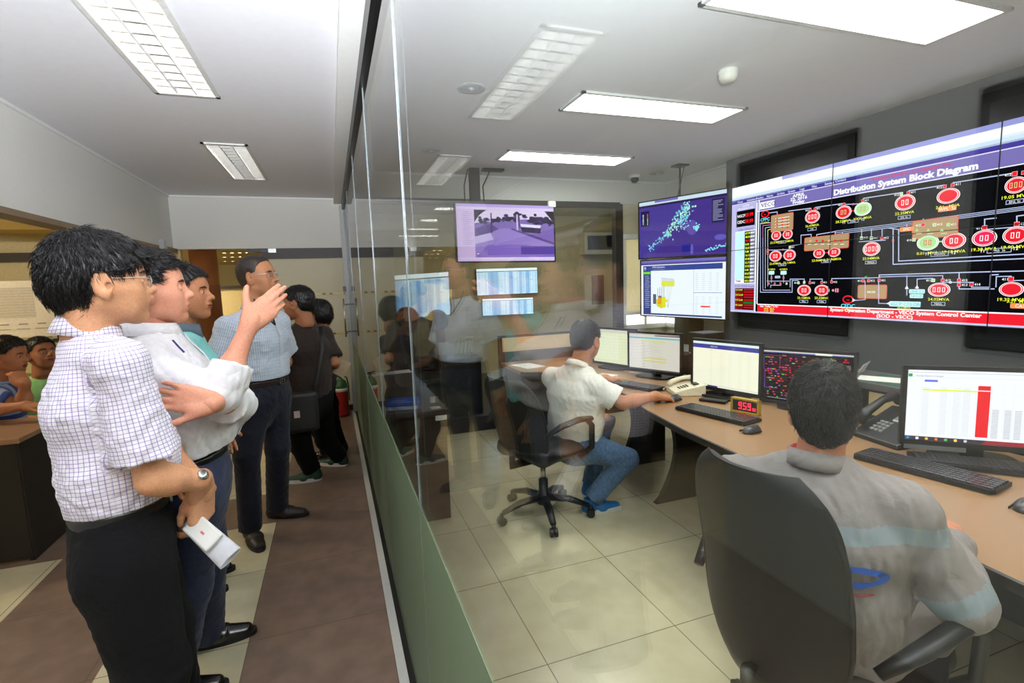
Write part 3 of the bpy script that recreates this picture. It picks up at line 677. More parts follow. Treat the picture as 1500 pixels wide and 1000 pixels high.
# header closer plates
for x0 in (-.86,):
    b = MB(); b.box((x0, YE-.02, HB-.045), (x0+.22, YE+.05, HB-.008)); b.mt(1).box((x0+.22, YE-.025, HB-.05), (x0+.3, YE+.05, HB-.005))
    tag(b.build('door_closer', [M_black, M_alu]), 'grey and silver door closer rail under the white corridor end header', 'door closer')
b = MB(); b.box((XL-.02, 5.95, HB-.03), (XL+.045, 6.05, HB+.06)); b.mt(1).box((XL+.0, 6.05, HB-.045), (XL+.045, 6.42, HB-.0))
tag(b.build('door_closer', [M_alu, mat('bronze_metal', (120, 104, 84), .4, metal=.6)]), 'small metal hinge box at the corner where the two white headers meet', 'door closer')
# hall beyond
b = MB(); b.box((-7, YE+.12, 2.2), (XG+1.2, 15, 2.3)); struct(b.build('ceiling_far', mat('hall_ceiling', (206, 180, 112), .8)))
b = MB(); b.box((-7, 15, 0), (1.4, 15.1, 2.6)); struct(b.build('wall_far', mat('hall_wall', (196, 178, 128), .8)))
b = MB(); b.lathe([(.0, 0), (.148, 0), (.148, 1.58), (.151, 1.581), (.151, 1.59), (.148, 1.591), (.146, 2.2), (0, 2.2)], (-1.40, 6.95, 0), 40); tag(b.build('column', mat('copper_column', (150, 92, 52), .35, scale=6, var=.12)), 'round brown column at the far end of the corridor', 'column')
M_spot = emi('downlight_glow', (255, 236, 180), 14)
k = 0
for j, yy in enumerate((9.5, 10.4, 11.6, 13.2)):
    for i in range(15):
        x = (-.275+i*.0118)*yy
        if not (-.228 < x/yy < -.178):
            b = MB(M=Matrix.Translation((x, yy, 2.195))); b.lathe([(.03, .004), (.05, 0), (.05, .01), (.03, .012)], n=14); b.mt(1).lathe([(.0, .0035), (.034, .0035), (.034, .008)], n=14)
            tag(b.build('ceiling_downlight', [M_white, M_spot]), 'tiny glowing round downlight in the yellow ceiling beyond the round brown column', 'ceiling light', 'downlights in rows on the far yellow ceiling'); k += 1
b = MB(); b.box((-2.6, 9.3, 0), (-.9, 9.75, 1.55)); b.mt(1).box((-2.62, 9.26, 1.55), (-.88, 9.78, 1.6)); cb = tag(b.build('cabinet', [mat('cream_cabinet', (205, 188, 140), .6), M_dark]), 'low cream cabinet with dark top far beyond the round column', 'cabinet')
for i in range(4):
    b = MB(); b.box((-2.57+i*.42, 9.275, .1), (-2.19+i*.42, 9.3, 1.5)); b.build('door', mat('cream_cabinet', (205, 188, 140), .6), cb)
# left room behind the header
b = MB(); b.box((-7, 2.1, 2.6), (XL-.12, YE+2, 2.7)); struct(b.build('ceiling_left', M_ochre))
b = MB(); b.box((-7, YE+.6, 0), (XL-.08, YE+.7, 2.6)); struct(b.build('wall_left_back', mat('left_room_wall', (206, 192, 150), .75)))
b = MB(); b.box((-7, 2.1, 0), (-6.9, YE+.7, 2.6)); struct(b.build('wall_left_side', mat('left_room_wall', (206, 192, 150))))
b = MB(); b.box((-7, 2.05, 0), (XL-.12, 2.14, 2.7)); struct(b.build('wall_left_front', mat('left_room_wall', (206, 192, 150))))
b = MB(); b.box((-7, YE+.57, 1.9), (-1.75, YE+.6, 2.0)); b.box((-7, YE+.57, 1.02), (-1.75, YE+.6, 1.05)); struct(b.build('trim_14', M_dark))
# dark windows in the near left wall (seen mirrored in the partition)
for n, (y0, y1) in enumerate(((1.47, 2.08), (.46, 1.07))):
    f = MB()
    for lo, hi in (((XL, y0, 1.22), (XL+.02, y1, 1.27)), ((XL, y0, 2.0), (XL+.02, y1, 2.05)), ((XL, y0, 1.22), (XL+.02, y0+.05, 2.05)), ((XL, y1-.05, 1.22), (XL+.02, y1, 2.05))): f.box(lo, hi)
    o = struct(f.build('window_%d' % (30+n), M_black)); b = MB(); b.box((XL+.001, y0+.04, 1.26), (XL+.008, y1-.04, 2.01)); b.build('pane', mat('dark_pane', (16, 17, 20), .15), o)

# ---- ceiling lights
M_fr = mat('fixture_frame', (206, 206, 202), .5); M_lit = emi('lit_diffuser', (255, 253, 246), 11)
M_louv = mat('louvre_white', (236, 236, 232), .35, spec=.6); M_louvd = mat('fixture_gap', (64, 60, 56), .6)
def lit(x0, x1, y0, y1, label, m_=None):
    b = MB(); w = .022; z = H-.012
    for lo, hi in (((x0, y0, z), (x1, y0+w, H+.002)), ((x0, y1-w, z), (x1, y1, H+.002)), ((x0, y0, z), (x0+w, y1, H+.002)), ((x1-w, y0, z), (x1, y1, H+.002))): b.box(lo, hi)
    o = tag(b.build('ceiling_light', M_fr), label, 'ceiling light', 'lit rectangular ceiling lights')
    d = MB(); d.box((x0+w, y0+w, H-.006), (x1-w, y1-w, H-.002)); tag(d.build('diffuser', m_ or M_lit, o), 'glowing white diffuser')
lit(1.40, 2.57, 2.65, 2.97, 'bright rectangular ceiling light, second in the row, left of the smoke detector')
lit(1.40, 2.57, 3.93, 4.25, 'bright rectangular ceiling light farthest back, above the television with the street view')
lit(1.42, 2.72, 1.39, 1.73, 'largest glowing ceiling light at the top right edge, nearest the video wall')
lit(1.40, 2.57, .1, .42, 'glowing ceiling light over the desk behind the viewer')  # added out of view to light the control room
lit(1.40, 2.57, -1.2, -.88, 'glowing ceiling light at the rear of the control room')  # another unseen light, added for more brightness from the rear
def louvre(x0, x1, y0, y1, n, label, glow=0):
    b = MB(); w = .02
    for lo, hi in (((x0, y0, H-.01), (x1, y0+w, H+.01)), ((x0, y1-w, H-.01), (x1, y1, H+.01)), ((x0, y0, H-.01), (x0+w, y1, H+.01)), ((x1-w, y0, H-.01), (x1, y1, H+.01))): b.box(lo, hi)
    o = tag(b.build('ceiling_light', M_fr), label, 'ceiling light', 'louvred ceiling lights over the corridor')
    g = MB(); xs = np.linspace(x0+w, x1-w, 4); ys = np.linspace(y0+w, y1-w, n+1)
    for i in range(3):
        for j in range(n):
            a = (ys[j+1]-ys[j])
            for k in (0,):   # slanted reflector blade
                y_ = ys[j]; g.raw([(xs[i]+.004, y_+.25*a, H+.035), (xs[i+1]-.004, y_+.25*a, H+.035), (xs[i+1]-.002, y_+a*.96, H-.006), (xs[i]+.002, y_+a*.96, H-.006), (xs[i]+.004, y_+.25*a+.003, H+.037), (xs[i+1]-.004, y_+.25*a+.003, H+.037), (xs[i+1]-.002, y_+a, H-.004), (xs[i]+.002, y_+a, H-.004)],
                    [(0, 1, 2, 3), (4, 7, 6, 5), (0, 4, 5, 1), (1, 5, 6, 2), (2, 6, 7, 3), (3, 7, 4, 0)])
    for x in xs[1:3]: g.box((x-.003, y0+w, H-.008), (x+.003, y1-w, H+.036))
    g.build('louvre', M_louv, o)
    t = MB(); t.box((x0, y0, H+.05), (x1, y1, H+.06)); t.build('back_tray', M_louvd, o)
    if glow:
        t = MB(); 
        for x in (xs[0]*.5+xs[1]*.5, xs[2]*.5+xs[3]*.5): t.tube([(x, y0+.04, H+.045), (x, y1-.04, H+.045)], .008, 8)
        t.build('lamp_tube', emi('lamp_tube', (255, 252, 244), glow), o)
GLW = 32
Lv = [(-.79, -.49, 2.03, 3.23, 12, 'louvred ceiling light nearest above the men in the corridor'), (-.79, -.49, 4.19, 5.44, 13, 'small far louvred ceiling light near the end header of the corridor')]
for q in Lv: louvre(*q, glow=GLW)
lit(-.79, -.49, -.9, .3, 'glowing corridor ceiling light above the viewer', emi('added_diffuser', (255, 253, 246), 7))  # added out of view to light the people in the foreground
lit(-.79, -.49, -2.3, -1.1, 'glowing corridor ceiling light behind the viewer', emi('added_diffuser', (255, 253, 246), 7))  # second unseen corridor light, added for the same fill
# openings in the ceiling for the louvred trays: built as a pit around each
def holes():
    bm = bmesh.new(); 
    xs = sorted({XL, XRW+.3, -.79+.005, -.49-.005}); ys = sorted({-3.2, YE+.1}|{q for L_ in Lv for q in (L_[2]+.005, L_[3]-.005)})
    b = MB()
    for i in range(len(xs)-1):
        for j in range(len(ys)-1):
            hole = i == 1 and any(L_[2] <= (ys[j]+ys[j+1])/2 <= L_[3] for L_ in Lv)
            if not hole: b.box((xs[i], ys[j], H), (xs[i+1], ys[j+1], H+.07))
    b.box((XL, -3.2, H+.07), (XRW+.3, YE+.1, H+.12))
    me = c_.data; n = mesh_obj('tmp', b.v, b.f, M_ceil); c_.data = n.data; bpy.data.objects.remove(n)
    bm.free()
holes()
def downlight(x, y, label, r=.075):
    b = MB(M=Matrix.Translation((x, y, H))); b.lathe([(r*.78, -.001), (r, -.007), (r*1.02, 0)], n=32); b.mt(1).lathe([(r*.76, -.001), (r*.5, -.0035), (0, -.004)], n=32); b.mt(0).lathe([(0, -.018), (.014, -.014), (.02, -.003)], n=16)
    tag(b.build('ceiling_downlight', [mat('grey_ring', (176, 180, 180), .35), mat('grey_reflector', (160, 166, 168), .3, metal=.4)]), label, 'ceiling light', 'round unlit ceiling downlights')
downlight(.79, 2.77, 'round grey recessed downlight nearest the glass partition, larger of the visible ones')
downlight(.815, 4.08, 'faint round downlight farther back near the glass partition')
downlight(3.19, 4.48, 'small round downlight near the back right corner of the ceiling')
b = MB(M=Matrix.Translation((2.016, 2.217, H))); b.lathe([(0.052, 0), (.052, -.018), (.046, -.022), (.046, -.034), (.036, -.052), (.014, -.058), (0, -.058)], n=28)
tag(b.build('smoke_detector', mat('detector_cream', (222, 220, 210), .5)), 'white round smoke detector on the ceiling between two lit lights', 'smoke detector')
p = atz(947, 270, 2.44); b = MB(M=Matrix.Translation((3.02, 4.62, H))); b.lathe([(0, 0), (.055, 0), (.055, -.028), (.048, -.03)], n=28)
cc = tag(b.build('security_camera', M_white), 'small white dome security camera with dark bubble at the back of the ceiling', 'security camera')
b = MB(M=Matrix.Translation((3.02, 4.62, H-.03))); b.lathe([(.044, 0), (.04, -.025), (.024, -.043), (0, -.05)], n=24); b.build('dome', mat('smoked_dome', (30, 28, 30), .15), cc)
# fire extinguisher against the end wall
p = Z_ = (.03, 6.2, 0); b = MB(M=Matrix.Translation(p)); b.lathe([(0, .01), (.07, .01), (.075, .03), (.075, .33), (.0752, .335)], n=28)
ex = tag(b.build('fire_extinguisher', mat('extinguisher_red', (150, 22, 20), .3)), 'red fire extinguisher with green shoulder on the floor at the corridor end', 'fire extinguisher')
b = MB(M=Matrix.Translation(p)); b.lathe([(.0755, .32), (.073, .37), (.055, .42), (.022, .445), (.018, .46), (0, .46)], n=28); tag(b.build('shoulder', mat('extinguisher_green', (52, 104, 60), .35), ex), 'green painted shoulder')
b = MB(M=Matrix.Translation(p)); b.lathe([(.0765, .3), (.0765, .34)], n=28); b.build('label_band', M_white, ex)
b = MB(M=Matrix.Translation(p)); b.box((-.015, -.012, .455), (.015, .012, .49)); b.tube([(-.06, 0, .505), (-.02, 0, .49), (.03, 0, .49)], .007, 8); b.tube([(-.06, 0, .47), (.03, 0, .478)], .006, 8); b.tube([(.02, 0, .48), (.07, 0, .46), (.085, 0, .36), (.085, -.01, .18)], .007, 8); b.build('valve_and_hose', M_black, ex)
# ------------------------------------------------------------------ drawing on screens
_font_cache = {}
def text_tris(s, bold=0.0):
    key = (s, bold)
    if key in _font_cache: return _font_cache[key]
    cu = bpy.data.curves.new('txt', 'FONT'); cu.body = s; cu.size = 1; cu.offset = bold; cu.resolution_u = 2
    o = bpy.data.objects.new('txt', cu); COL.objects.link(o); dg = bpy.context.evaluated_depsgraph_get(); me = bpy.data.meshes.new_from_object(o.evaluated_get(dg))
    vs = np.array([v.co[:2] for v in me.vertices]) if len(me.vertices) else np.zeros((0, 2)); fs = [list(p.vertices) for p in me.polygons]
    bpy.data.objects.remove(o); bpy.data.curves.remove(cu); bpy.data.meshes.remove(me); _font_cache[key] = (vs, fs); return vs, fs
class Canvas:
    """flat coloured shapes in a (u right, v down) unit system, stacked in thin layers"""
    def __init__(s, w, h, gain=1.0, key='scr'): s.w, s.h = w, h; s.v = []; s.f = []; s.mi = []; s.cols = []; s.gain = gain; s.key = key+'_%d' % int(gain*100); s.n = 0
    def ci(s, c):
        if c not in s.cols: s.cols.append(c)
        return s.cols.index(c)
    def poly(s, pts, c, l=1):
        n = len(s.v); s.v += [(float(x), float(y), l) for x, y in pts]; s.f.append(list(range(n, n+len(pts)))); s.mi.append(s.ci(c)); return s
    def rect(s, x0, y0, x1, y1, c, l=1): return s.poly([(x0, y0), (x1, y0), (x1, y1), (x0, y1)], c, l)
    def oval(s, x, y, rx, ry, c, l=1, n=28): return s.poly([(x+rx*math.cos(2*PI*i/n), y+ry*math.sin(2*PI*i/n)) for i in range(n)], c, l)
    def line(s, pts, w, c, l=1):
        for (x0, y0), (x1, y1) in zip(pts[:-1], pts[1:]):
            d = math.hypot(x1-x0, y1-y0)+1e-9; nx, ny = -(y1-y0)/d*w/2, (x1-x0)/d*w/2; ex, ey = (x1-x0)/d*w/2, (y1-y0)/d*w/2
            s.poly([(x0-ex+nx, y0-ey+ny), (x1+ex+nx, y1+ey+ny), (x1+ex-nx, y1+ey-ny), (x0-ex-nx, y0-ey-ny)], c, l)
        return s
    def rrect(s, x0, y0, x1, y1, r, c, l=1):
        p = []
        for cx, cy, a in ((x1-r, y1-r, 0), (x0+r, y1-r, 90), (x0+r, y0+r, 180), (x1-r, y0+r, 270)):
            for k in range(5): t = math.radians(a+k*22.5); p.append((cx+r*math.cos(t), cy+r*math.sin(t)))
        return s.poly(p, c, l)
    def text(s, t, x, y, h, c, l=3, align='l', sx=1.0, bold=0.0):
        """y = baseline, h = capital height"""
        vs, fs = text_tris(t, bold)
        if len(vs) == 0: return s
        k = h/.72; w = vs[:, 0].max()*k*sx; ox = x-(w/2 if align == 'c' else (w if align == 'r' else 0)); n = len(s.v); i = s.ci(c)
        s.v += [(ox+a*k*sx, y-b_*k, l) for a, b_ in vs]; s.f += [[j+n for j in q] for q in fs]; s.mi += [i]*len(fs); return s
    def mats(s): return [emi('%s_%d_%d_%d' % (s.key, *c), c, s.gain) for c in s.cols]
    def world(s, tl, tr, bl, step=.0003, keep=None):
        """3D vertices for the corners top-left, top-right, bottom-left"""
        tl, tr, bl = (np.asarray(q, float) for q in (tl, tr, bl)); du = (tr-tl)/s.w; dv = (bl-tl)/s.h; n = nrm(np.cross(dv, du))
        return [tl+du*x+dv*y+n*l*step for x, y, l in s.v]
    def build(s, name, tl, tr, bl, parent, step=.0003):
        return mesh_obj(name, s.world(tl, tr, bl, step), s.f, s.mats(), parent, s.mi)
W_ = (255, 255, 255); LAV = (122, 110, 178); PURP = (70, 58, 150); RED = (238, 32, 50); PINKR = (250, 150, 170); YEL = (232, 240, 60); CYA = (200, 244, 244); LINE = (190, 198, 235); BLK = (8, 8, 12); DK = (24, 22, 26); GRN = (170, 220, 150); ORG = (255, 150, 90); TAN = (178, 148, 108)

# ------------------------------------------------------------------ the video wall: diagram drawn once, cut into six panels
def wall_canvas():
    # unit: millimetres on the wall; 0..2940 wide, 0..1110 high; u grows towards the viewer's right (towards -Y)
    c = Canvas(2940, 1110, 1.12, 'vw'); R = c.rect
    R(0, 0, 2940, 1110, BLK, 0)
    R(0, 0, 2940, 36, (150, 152, 214)); R(0, 33, 2940, 90, (252, 252, 255)); R(0, 76, 2940, 122, (205, 222, 240)); R(0, 112, 2940, 152, PURP); R(0, 152, 2940, 246, LAV, 1); R(0, 150, 2940, 156, (225, 222, 245), 2)
    R(0, 0, 980, 84, (250, 250, 255), 2); R(640, 14, 780, 40, (225, 225, 245), 3); R(540, 0, 980, 30, (168, 170, 222), 3)
    for i, t in enumerate(('Home', 'Substations', 'Feeders', 'Alarms', 'Archive', 'System', 'Logs', 'Files', 'Settings')): c.text(t, 70+i*106, 143, 17, (235, 235, 255), 3, bold=.012)
    c.text('Contact', 1000, 140, 18, (235, 235, 255), 3, bold=.012)
    R(0, 152, 295, 1110, (185, 180, 225), 2); R(60, 214, 270, 352, BLK, 3); c.text('SYSTEM', 165, 184, 16, W_, 4, 'c'); c.text('FREQUENCY (Hz)', 165, 206, 16, W_, 4, 'c')
    c.text('NGCP', 68, 270, 24, W_, 4, bold=.02); c.text('CEDC', 68, 322, 24, W_, 4, bold=.02); c.text('59.99', 158, 272, 30, (255, 20, 30), 4, bold=.04); c.text('59.99', 158, 326, 30, (255, 20, 30), 4, bold=.04)
    R(50, 392, 284, 852, W_, 3); R(54, 398, 160, 816, CYA, 4); R(160, 398, 222, 846, BLK, 4); R(222, 398, 280, 846, (110, 110, 140), 4); c.text('LOAD DEMAND', 168, 388, 18, PURP, 4, 'c')
    vals = ['67.99', '48.54', '28.22', '8.58', '22.01', '9.88', '16.12', '47.85', '31.71', '37.53', '4.48', '60.67', '24.26', '453.10']
    for i, t in enumerate(vals):
        y = 426+i*31.8; R(163, y-24, 220, y+2, (60, 10, 10) if i == 2 else ((20, 60, 20) if i == 6 else (40, 48, 16)), 5); c.text(t, 168, y-2, 18, RED if i == 2 else YEL, 6, bold=.03); c.text('MW', 228, y-2, 18, W_, 5, bold=.03)
    c.text('Total', 60, 838, 20, BLK, 5, bold=.03)
    c.text('AUTO MODE Display', 168, 884, 18, PURP, 4, 'c'); R(56, 894, 276, 1086, (60, 6, 12), 3)
    for i, t in enumerate(('1st Level', '2nd Level', '3rd Level', '4th Level')):
        y = 914+i*46; c.text(t, 60, y, 17, YEL, 5, bold=.02)
        for q_ in range(2): R(160, y-14+q_*21, 270, y-1+q_*21, (190, 24, 34), 5); R(62, y+6+q_*15, 150, y+16+q_*15, (150, 16, 26), 5)
    R(158, 1012, 270, 1032, (20, 120, 40), 6); R(286, 170, 296, 1098, W_, 4)
    R(295, 243, 2940, 249, (240, 240, 255), 2); R(306, 152, 318, 1030, (240, 240, 255), 3)
    R(322, 176, 470, 232, W_, 3); c.text('VECO', 336, 218, 34, (60, 50, 120), 4, bold=.01, sx=1.2); c.poly([(332, 186), (350, 186), (342, 206)], RED, 5)
    for i, t in enumerate(('APRIL', '22, 2016', 'Friday')): c.text(t, 700, 186+i*26, 23, W_, 4, 'c', bold=.03, sx=1.35)
    c.text('Visayan Electric Company, Inc.', 1500, 180, 22, (205, 50, 110), 4, 'c', bold=.025, sx=1.25)
    c.text('Distribution System Block Diagram', 992, 228, 39, W_, 4, bold=.045, sx=1.13)
    R(318, 1034, 2940, 1100, RED, 2); R(318, 1028, 2940, 1036, W_, 3); R(0, 1096, 2940, 1110, (200, 198, 235), 3)
    c.text('Gas: Today 7 6 Fri', 345, 1054, 18, W_, 4, bold=.02); c.text('60.02   MVA', 390, 1074, 15, YEL, 4, bold=.02); c.text('61.52   MW', 390, 1093, 15, YEL, 4, bold=.02)
    c.text('System Operation Department - VECO System Control Center', 1000, 1062, 23, W_, 4, bold=.035, sx=1.12); c.text('(SOD - VSCC)', 1340, 1090, 22, W_, 4, bold=.03, sx=1.25)
    # positions below were read off the wall itself: q() turns a sighting into millimetres on the wall plane
    def q(x, y):
        d = ray(1060+x/3.3333, 180+y/3.3333); P = EYE+d*3.468/d[0]; return ((3.745-P[1])*1000, (2.272-P[2])*1000)
    def LQ(pts, w=6, col=LINE, l=2): c.line([q(*p) for p in pts], w, col, l)
    def sub(x, y, hw, hh, mva, fill=RED, slots=2, name=None, sc=W_, tname='', ring=W_):
        X, Y = q(x, y); rx = abs(q(x+hw, y)[0]-q(x-hw, y)[0])/2; ry = abs(q(x, y+hh)[1]-q(x, y-hh)[1])/2
        c.oval(X, Y, rx, ry, ring, 3, 40); c.oval(X, Y, rx*.93, ry*.93, fill if fill != RED else (240, 70, 100), 4, 40); c.oval(X, Y, rx*.84, ry*.84, ring, 5, 40); c.oval(X, Y, rx*.78, ry*.78, fill, 6, 40)
        for i in range(slots):
            xx = X+(i-(slots-1)/2)*rx*.42; R(xx-rx*.13, Y-ry*.34, xx+rx*.13, Y+ry*.34, sc, 7); R(xx-rx*.07, Y-ry*.26, xx+rx*.07, Y+ry*.26, fill, 8)
        c.text(mva, X, Y+ry+24, 17, YEL, 4, 'c', bold=.015, sx=1.15)
        if name: X2, Y2 = X, Y+ry+46; R(X2-38, Y2-14, X2+38, Y2+8, LINE, 3); R(X2-35, Y2-11, X2+35, Y2+5, BLK, 4); c.text(name, X2, Y2+3, 12, W_, 5, 'c')
        return X, Y, rx, ry
    def sq(x, y, col=RED, t=None, right=True, r=10):
        X, Y = q(x, y); R(X-r, Y-r, X+r, Y+r, (250, 180, 190) if col == RED else W_, 4); R(X-r+2, Y-r+2, X+r-2, Y+r-2, col, 5)
        if t: c.text(t, X+14 if right else X-14, Y+7, 14, W_, 5, 'l' if right else 'r', bold=.01)
    def bx(x0, y0, x1, y1):
        (X0, Y0), (X1, Y1) = q(x0, y0), q(x1, y1); c.rrect(X0, Y0, X1, Y1, 12, (225, 70, 60), 3); c.rrect(X0+4, Y0+4, X1-4, Y1-4, 9, TAN, 4)
    def nm(x, y, t, w=80, col=None, h=24):
        X, Y = q(x, y)
        if col: c.rrect(X-w/2, Y-h/2, X+w/2, Y+h/2, 6, col, 4); c.text(t, X, Y+h*.32, h*.62, W_ if col == ORG else (70, 150, 185), 5, 'c')
        else: R(X-w/2, Y-h/2, X+w/2, Y+h/2, LINE, 3); R(X-w/2+3, Y-h/2+3, X+w/2-3, Y+h/2-3, BLK, 4); c.text(t, X, Y+h*.25, h*.5, W_, 5, 'c')
    def tx(x, y, t, h=16, col=W_, sx=1.0): X, Y = q(x, y); c.text(t, X, Y, h, col, 5, 'c', bold=.015, sx=sx)
    def src(x, y, name, mva):
        X, Y = q(x, y); c.oval(X, Y, 42, 30, RED, 3); c.oval(X, Y, 32, 21, BLK, 4); c.text('~', X, Y+13, 26, RED, 5, 'c', bold=.03); c.text(name, X, Y+56, 25, (110, 215, 240), 4, 'c', bold=.03, sx=1.15); c.text(mva, X, Y+78, 15, YEL, 4, 'c')
    src(203, 445, 'CPPC', '35.50MVA'); LQ([(218, 440), (262, 434), (262, 455)]); bx(232, 452, 340, 522)
    for i in range(4):
        for j in range(3):
            X, Y = q(262+j*25, 468+i*14); c.oval(X, Y, 8, 6, RED, 6)
        X0, Y0 = q(252, 468+i*14); X1, _ = q(322, 468+i*14); R(X0, Y0-2, X1, Y0+2, W_, 5)
    for i, cc_ in enumerate((LINE, (220, 120, 200), (150, 230, 200), (240, 230, 120))): LQ([(234, 487+i*10), (180+i*12, 490+i*11), (180+i*12, 826-i*10)], 5, cc_); LQ([(180+i*12, 560), (180+i*12, 826-i*10)], 5, LINE, 3)
    LQ([(180, 826), (335, 826), (335, 768)]); LQ([(192, 816), (325, 816)], 5)
    sub(257, 549, 24, 24, '22.57MVA'); sub(313, 543, 24, 24, '23.55MVA'); nm(285, 582, 'CLD Ss', 76, None, 20); LQ([(280, 546), (290, 546)], 6, RED)
    sub(253, 650, 30, 27, '22.47MVA'); sub(322, 645, 30, 27, '22.11MVA'); nm(286, 692, 'PAS Ss', 76, None, 20); LQ([(283, 648), (292, 648)], 6, RED); LQ([(216, 621), (322, 618)], 5); sq(216, 622); sq(216, 635); sq(290, 618, RED, None, True, 6); sq(324, 607, GRN, '411'); LQ([(324, 600), (378, 592), (378, 548), (428, 544), (428, 565)], 6)
    sub(434, 458, 36, 32, '26.47MVA', slots=3, name='LSS'); sq(424, 424, RED, '412', False); sq(447, 420, RED, '411'); LQ([(318, 430), (425, 416)]); LQ([(450, 412), (590, 392)])
    sub(586, 436, 38, 32, '28.22MVA', sc=GRN); sub(680, 420, 42, 33, 'XXX  MVA', fill=GRN, sc=(240, 120, 80)); sq(588, 397, RED, '412', False); sq(680, 380, RED, '411'); sq(634, 396, RED, None, True, 6); LQ([(590, 398), (680, 394)], 5); LQ([(624, 430), (638, 428)], 7, RED); tx(586, 492, 'T1'); nm(632, 480, 'DMSS', 78, None, 22); tx(680, 476, 'T2')
    LQ([(680, 378), (684, 368), (868, 340)]); sub(886, 388, 50, 38, '22.35MVA', name='JVL Ss'); sq(868, 347, GRN, '412', False); sq(903, 341, RED, '411'); LQ([(905, 331), (1078, 303)])
    sub(1097, 356, 57, 37, '2.01   MVA', slots=0); X, Y = q(1097, 356); sq(1080, 310, RED, '412', False); sq(1119, 303, RED, '411'); nm(1092, 418, 'WPL  Ss', 96, ORG, 30); LQ([(1121, 292), (1410, 246)])
    sub(1428, 303, 56, 40, '19.05 MVA', slots=3, name='BNL Ss', sc=GRN); sq(1422, 248, RED, '412', False, 12); sq(1466, 242, RED, None)
    for o_ in (0, 8, 16): LQ([(545, 528+o_), (800, 497+o_), (1467, 408+o_)], 4)
    LQ([(455, 560), (455, 545), (545, 530)]); LQ([(545, 560), (545, 530)]); LQ([(580, 550), (580, 535)]); bx(395, 560, 612, 610)
    for i in range(6): X, Y = q(425+i*30, 575); c.oval(X, Y, 10, 8, RED if i % 3 else (250, 170, 120), 6); X, Y = q(420+i*32, 592); R(X-14, Y-2, X+14, Y+2, W_, 6)
    sub(466, 636, 28, 24, '23.06MVA'); sub(540, 630, 30, 24, '21.96MVA'); nm(500, 675, 'WBLSs', 78, None, 22); LQ([(494, 634), (510, 632)], 6, RED)
    for x, g_, t in ((674, GRN, '412'), (722, GRN, '411'), (774, RED, '412')): LQ([(x, 520-(x-674)*.02), (x, 560)], 5); sq(x, 562, g_, t)
    LQ([(662, 580), (790, 572)], 5); sub(722, 615, 43, 34, '23.04MVA', slots=4, name='MNLSs')
    nm(895, 518, 'SMC', 86, ORG, 28); LQ([(895, 495), (895, 508)], 5); bx(922, 478, 1145, 520); bx(922, 524, 1145, 552)
    for x, g_, t in ((975, RED, '412'), (1030, GRN, '413'), (1097, GRN, '411')): sq(x, 497, g_, t, t != '412'); X, Y = q(x-30, 522); c.poly([(X-10, Y+8), (X+10, Y+8), (X, Y-10)], GRN, 6); X, Y = q(x-20, 540); R(X-16, Y-3, X+16, Y+3, GRN, 6); LQ([(x, 468), (x, 488)], 5)
    sub(997, 584, 54, 38, '0.01  MVA', fill=GRN, sc=RED); sub(1125, 575, 58, 39, '18.18 MVA'); LQ([(1048, 580), (1068, 578)], 8, GRN); sq(930, 570, GRN, '414', False); tx(992, 646, 'T1'); nm(1055, 640, 'VOWSs', 96, None, 26); tx(1122, 640, 'T2')
    LQ([(855, 520), (855, 674), (1467, 640)], 6); LQ([(828, 516), (828, 690), (1467, 662)], 6); LQ([(800, 512), (855, 520)], 5); sq(828, 574, RED, None, True, 6)
    sub(1273, 562, 62, 40, '19.38 MVA', fill=(240, 40, 90)); sub(1425, 548, 64, 42, '19.90 MVA'); sq(1275, 511, RED, '411', False, 12); sq(1432, 494, RED, '412', True, 12); LQ([(1275, 505), (1275, 470), (1330, 464)]); LQ([(1432, 488), (1432, 455), (1467, 450)]); LQ([(1275, 520), (1467, 505)], 5); tx(1262, 632, 'T1'); nm(1345, 622, 'PNS  Ss', 110, None, 26); tx(1425, 620, 'T2')
    # lower row
    for x in (234, 293): nm(x, 731, '', 58, CYA, 30); tx(x, 718, '48.70MVA', 13, YEL); LQ([(x, 742), (x, 780)], 5); sq(x, 755, RED, None, True, 8)
    nm(264, 752, 'TINS', 52, LINE, 20); LQ([(212, 772), (320, 772)], 5)
    for x, g_ in ((222, RED), (250, RED), (278, RED), (308, GRN)): sq(x, 784, g_, None, True, 8)
    LQ([(230, 804), (230, 792), (280, 792)], 5); LQ([(325, 800), (325, 762), (394, 762), (394, 775)]); LQ([(335, 770), (365, 768)], 5)
    sub(393, 817, 33, 27, '23.15MVA', name='PRSs'); sub(480, 817, 36, 27, '23.22MVA', name='TLBSs'); sq(366, 780, GRN, '411', False); sq(394, 778, GRN); sq(422, 780, RED, '412'); sq(480, 778, RED, '411'); sq(528, 776, RED, '412'); LQ([(422, 772), (422, 762), (482, 762), (482, 772)], 5); LQ([(528, 768), (528, 760), (680, 757)]); X, Y = q(545, 817); c.oval(X-16, Y, 9, 9, PINKR, 4); R(X, Y-14, X+10, Y+14, PINKR, 4); R(X+16, Y-14, X+26, Y+14, PINKR, 4)
    LQ([(760, 750), (760, 742), (1150, 730), (1467, 722)]); LQ([(760, 752), (880, 748), (1070, 745), (1070, 765)], 5); LQ([(680, 757), (760, 755)], 5); sq(682, 770, RED, '411', False); sq(708, 770, RED, '412'); sq(760, 768, RED, '421'); LQ([(690, 752), (700, 748)], 6, (60, 200, 60), 5)
    bx(656, 790, 797, 860); LQ([(692, 772), (692, 862), (645, 866)], 5, LINE, 6); LQ([(758, 772), (758, 880), (800, 882)], 5, LINE, 6)
    for x, y in ((692, 808), (692, 842), (757, 808), (757, 842)): sq(x, y, RED, None, True, 7)
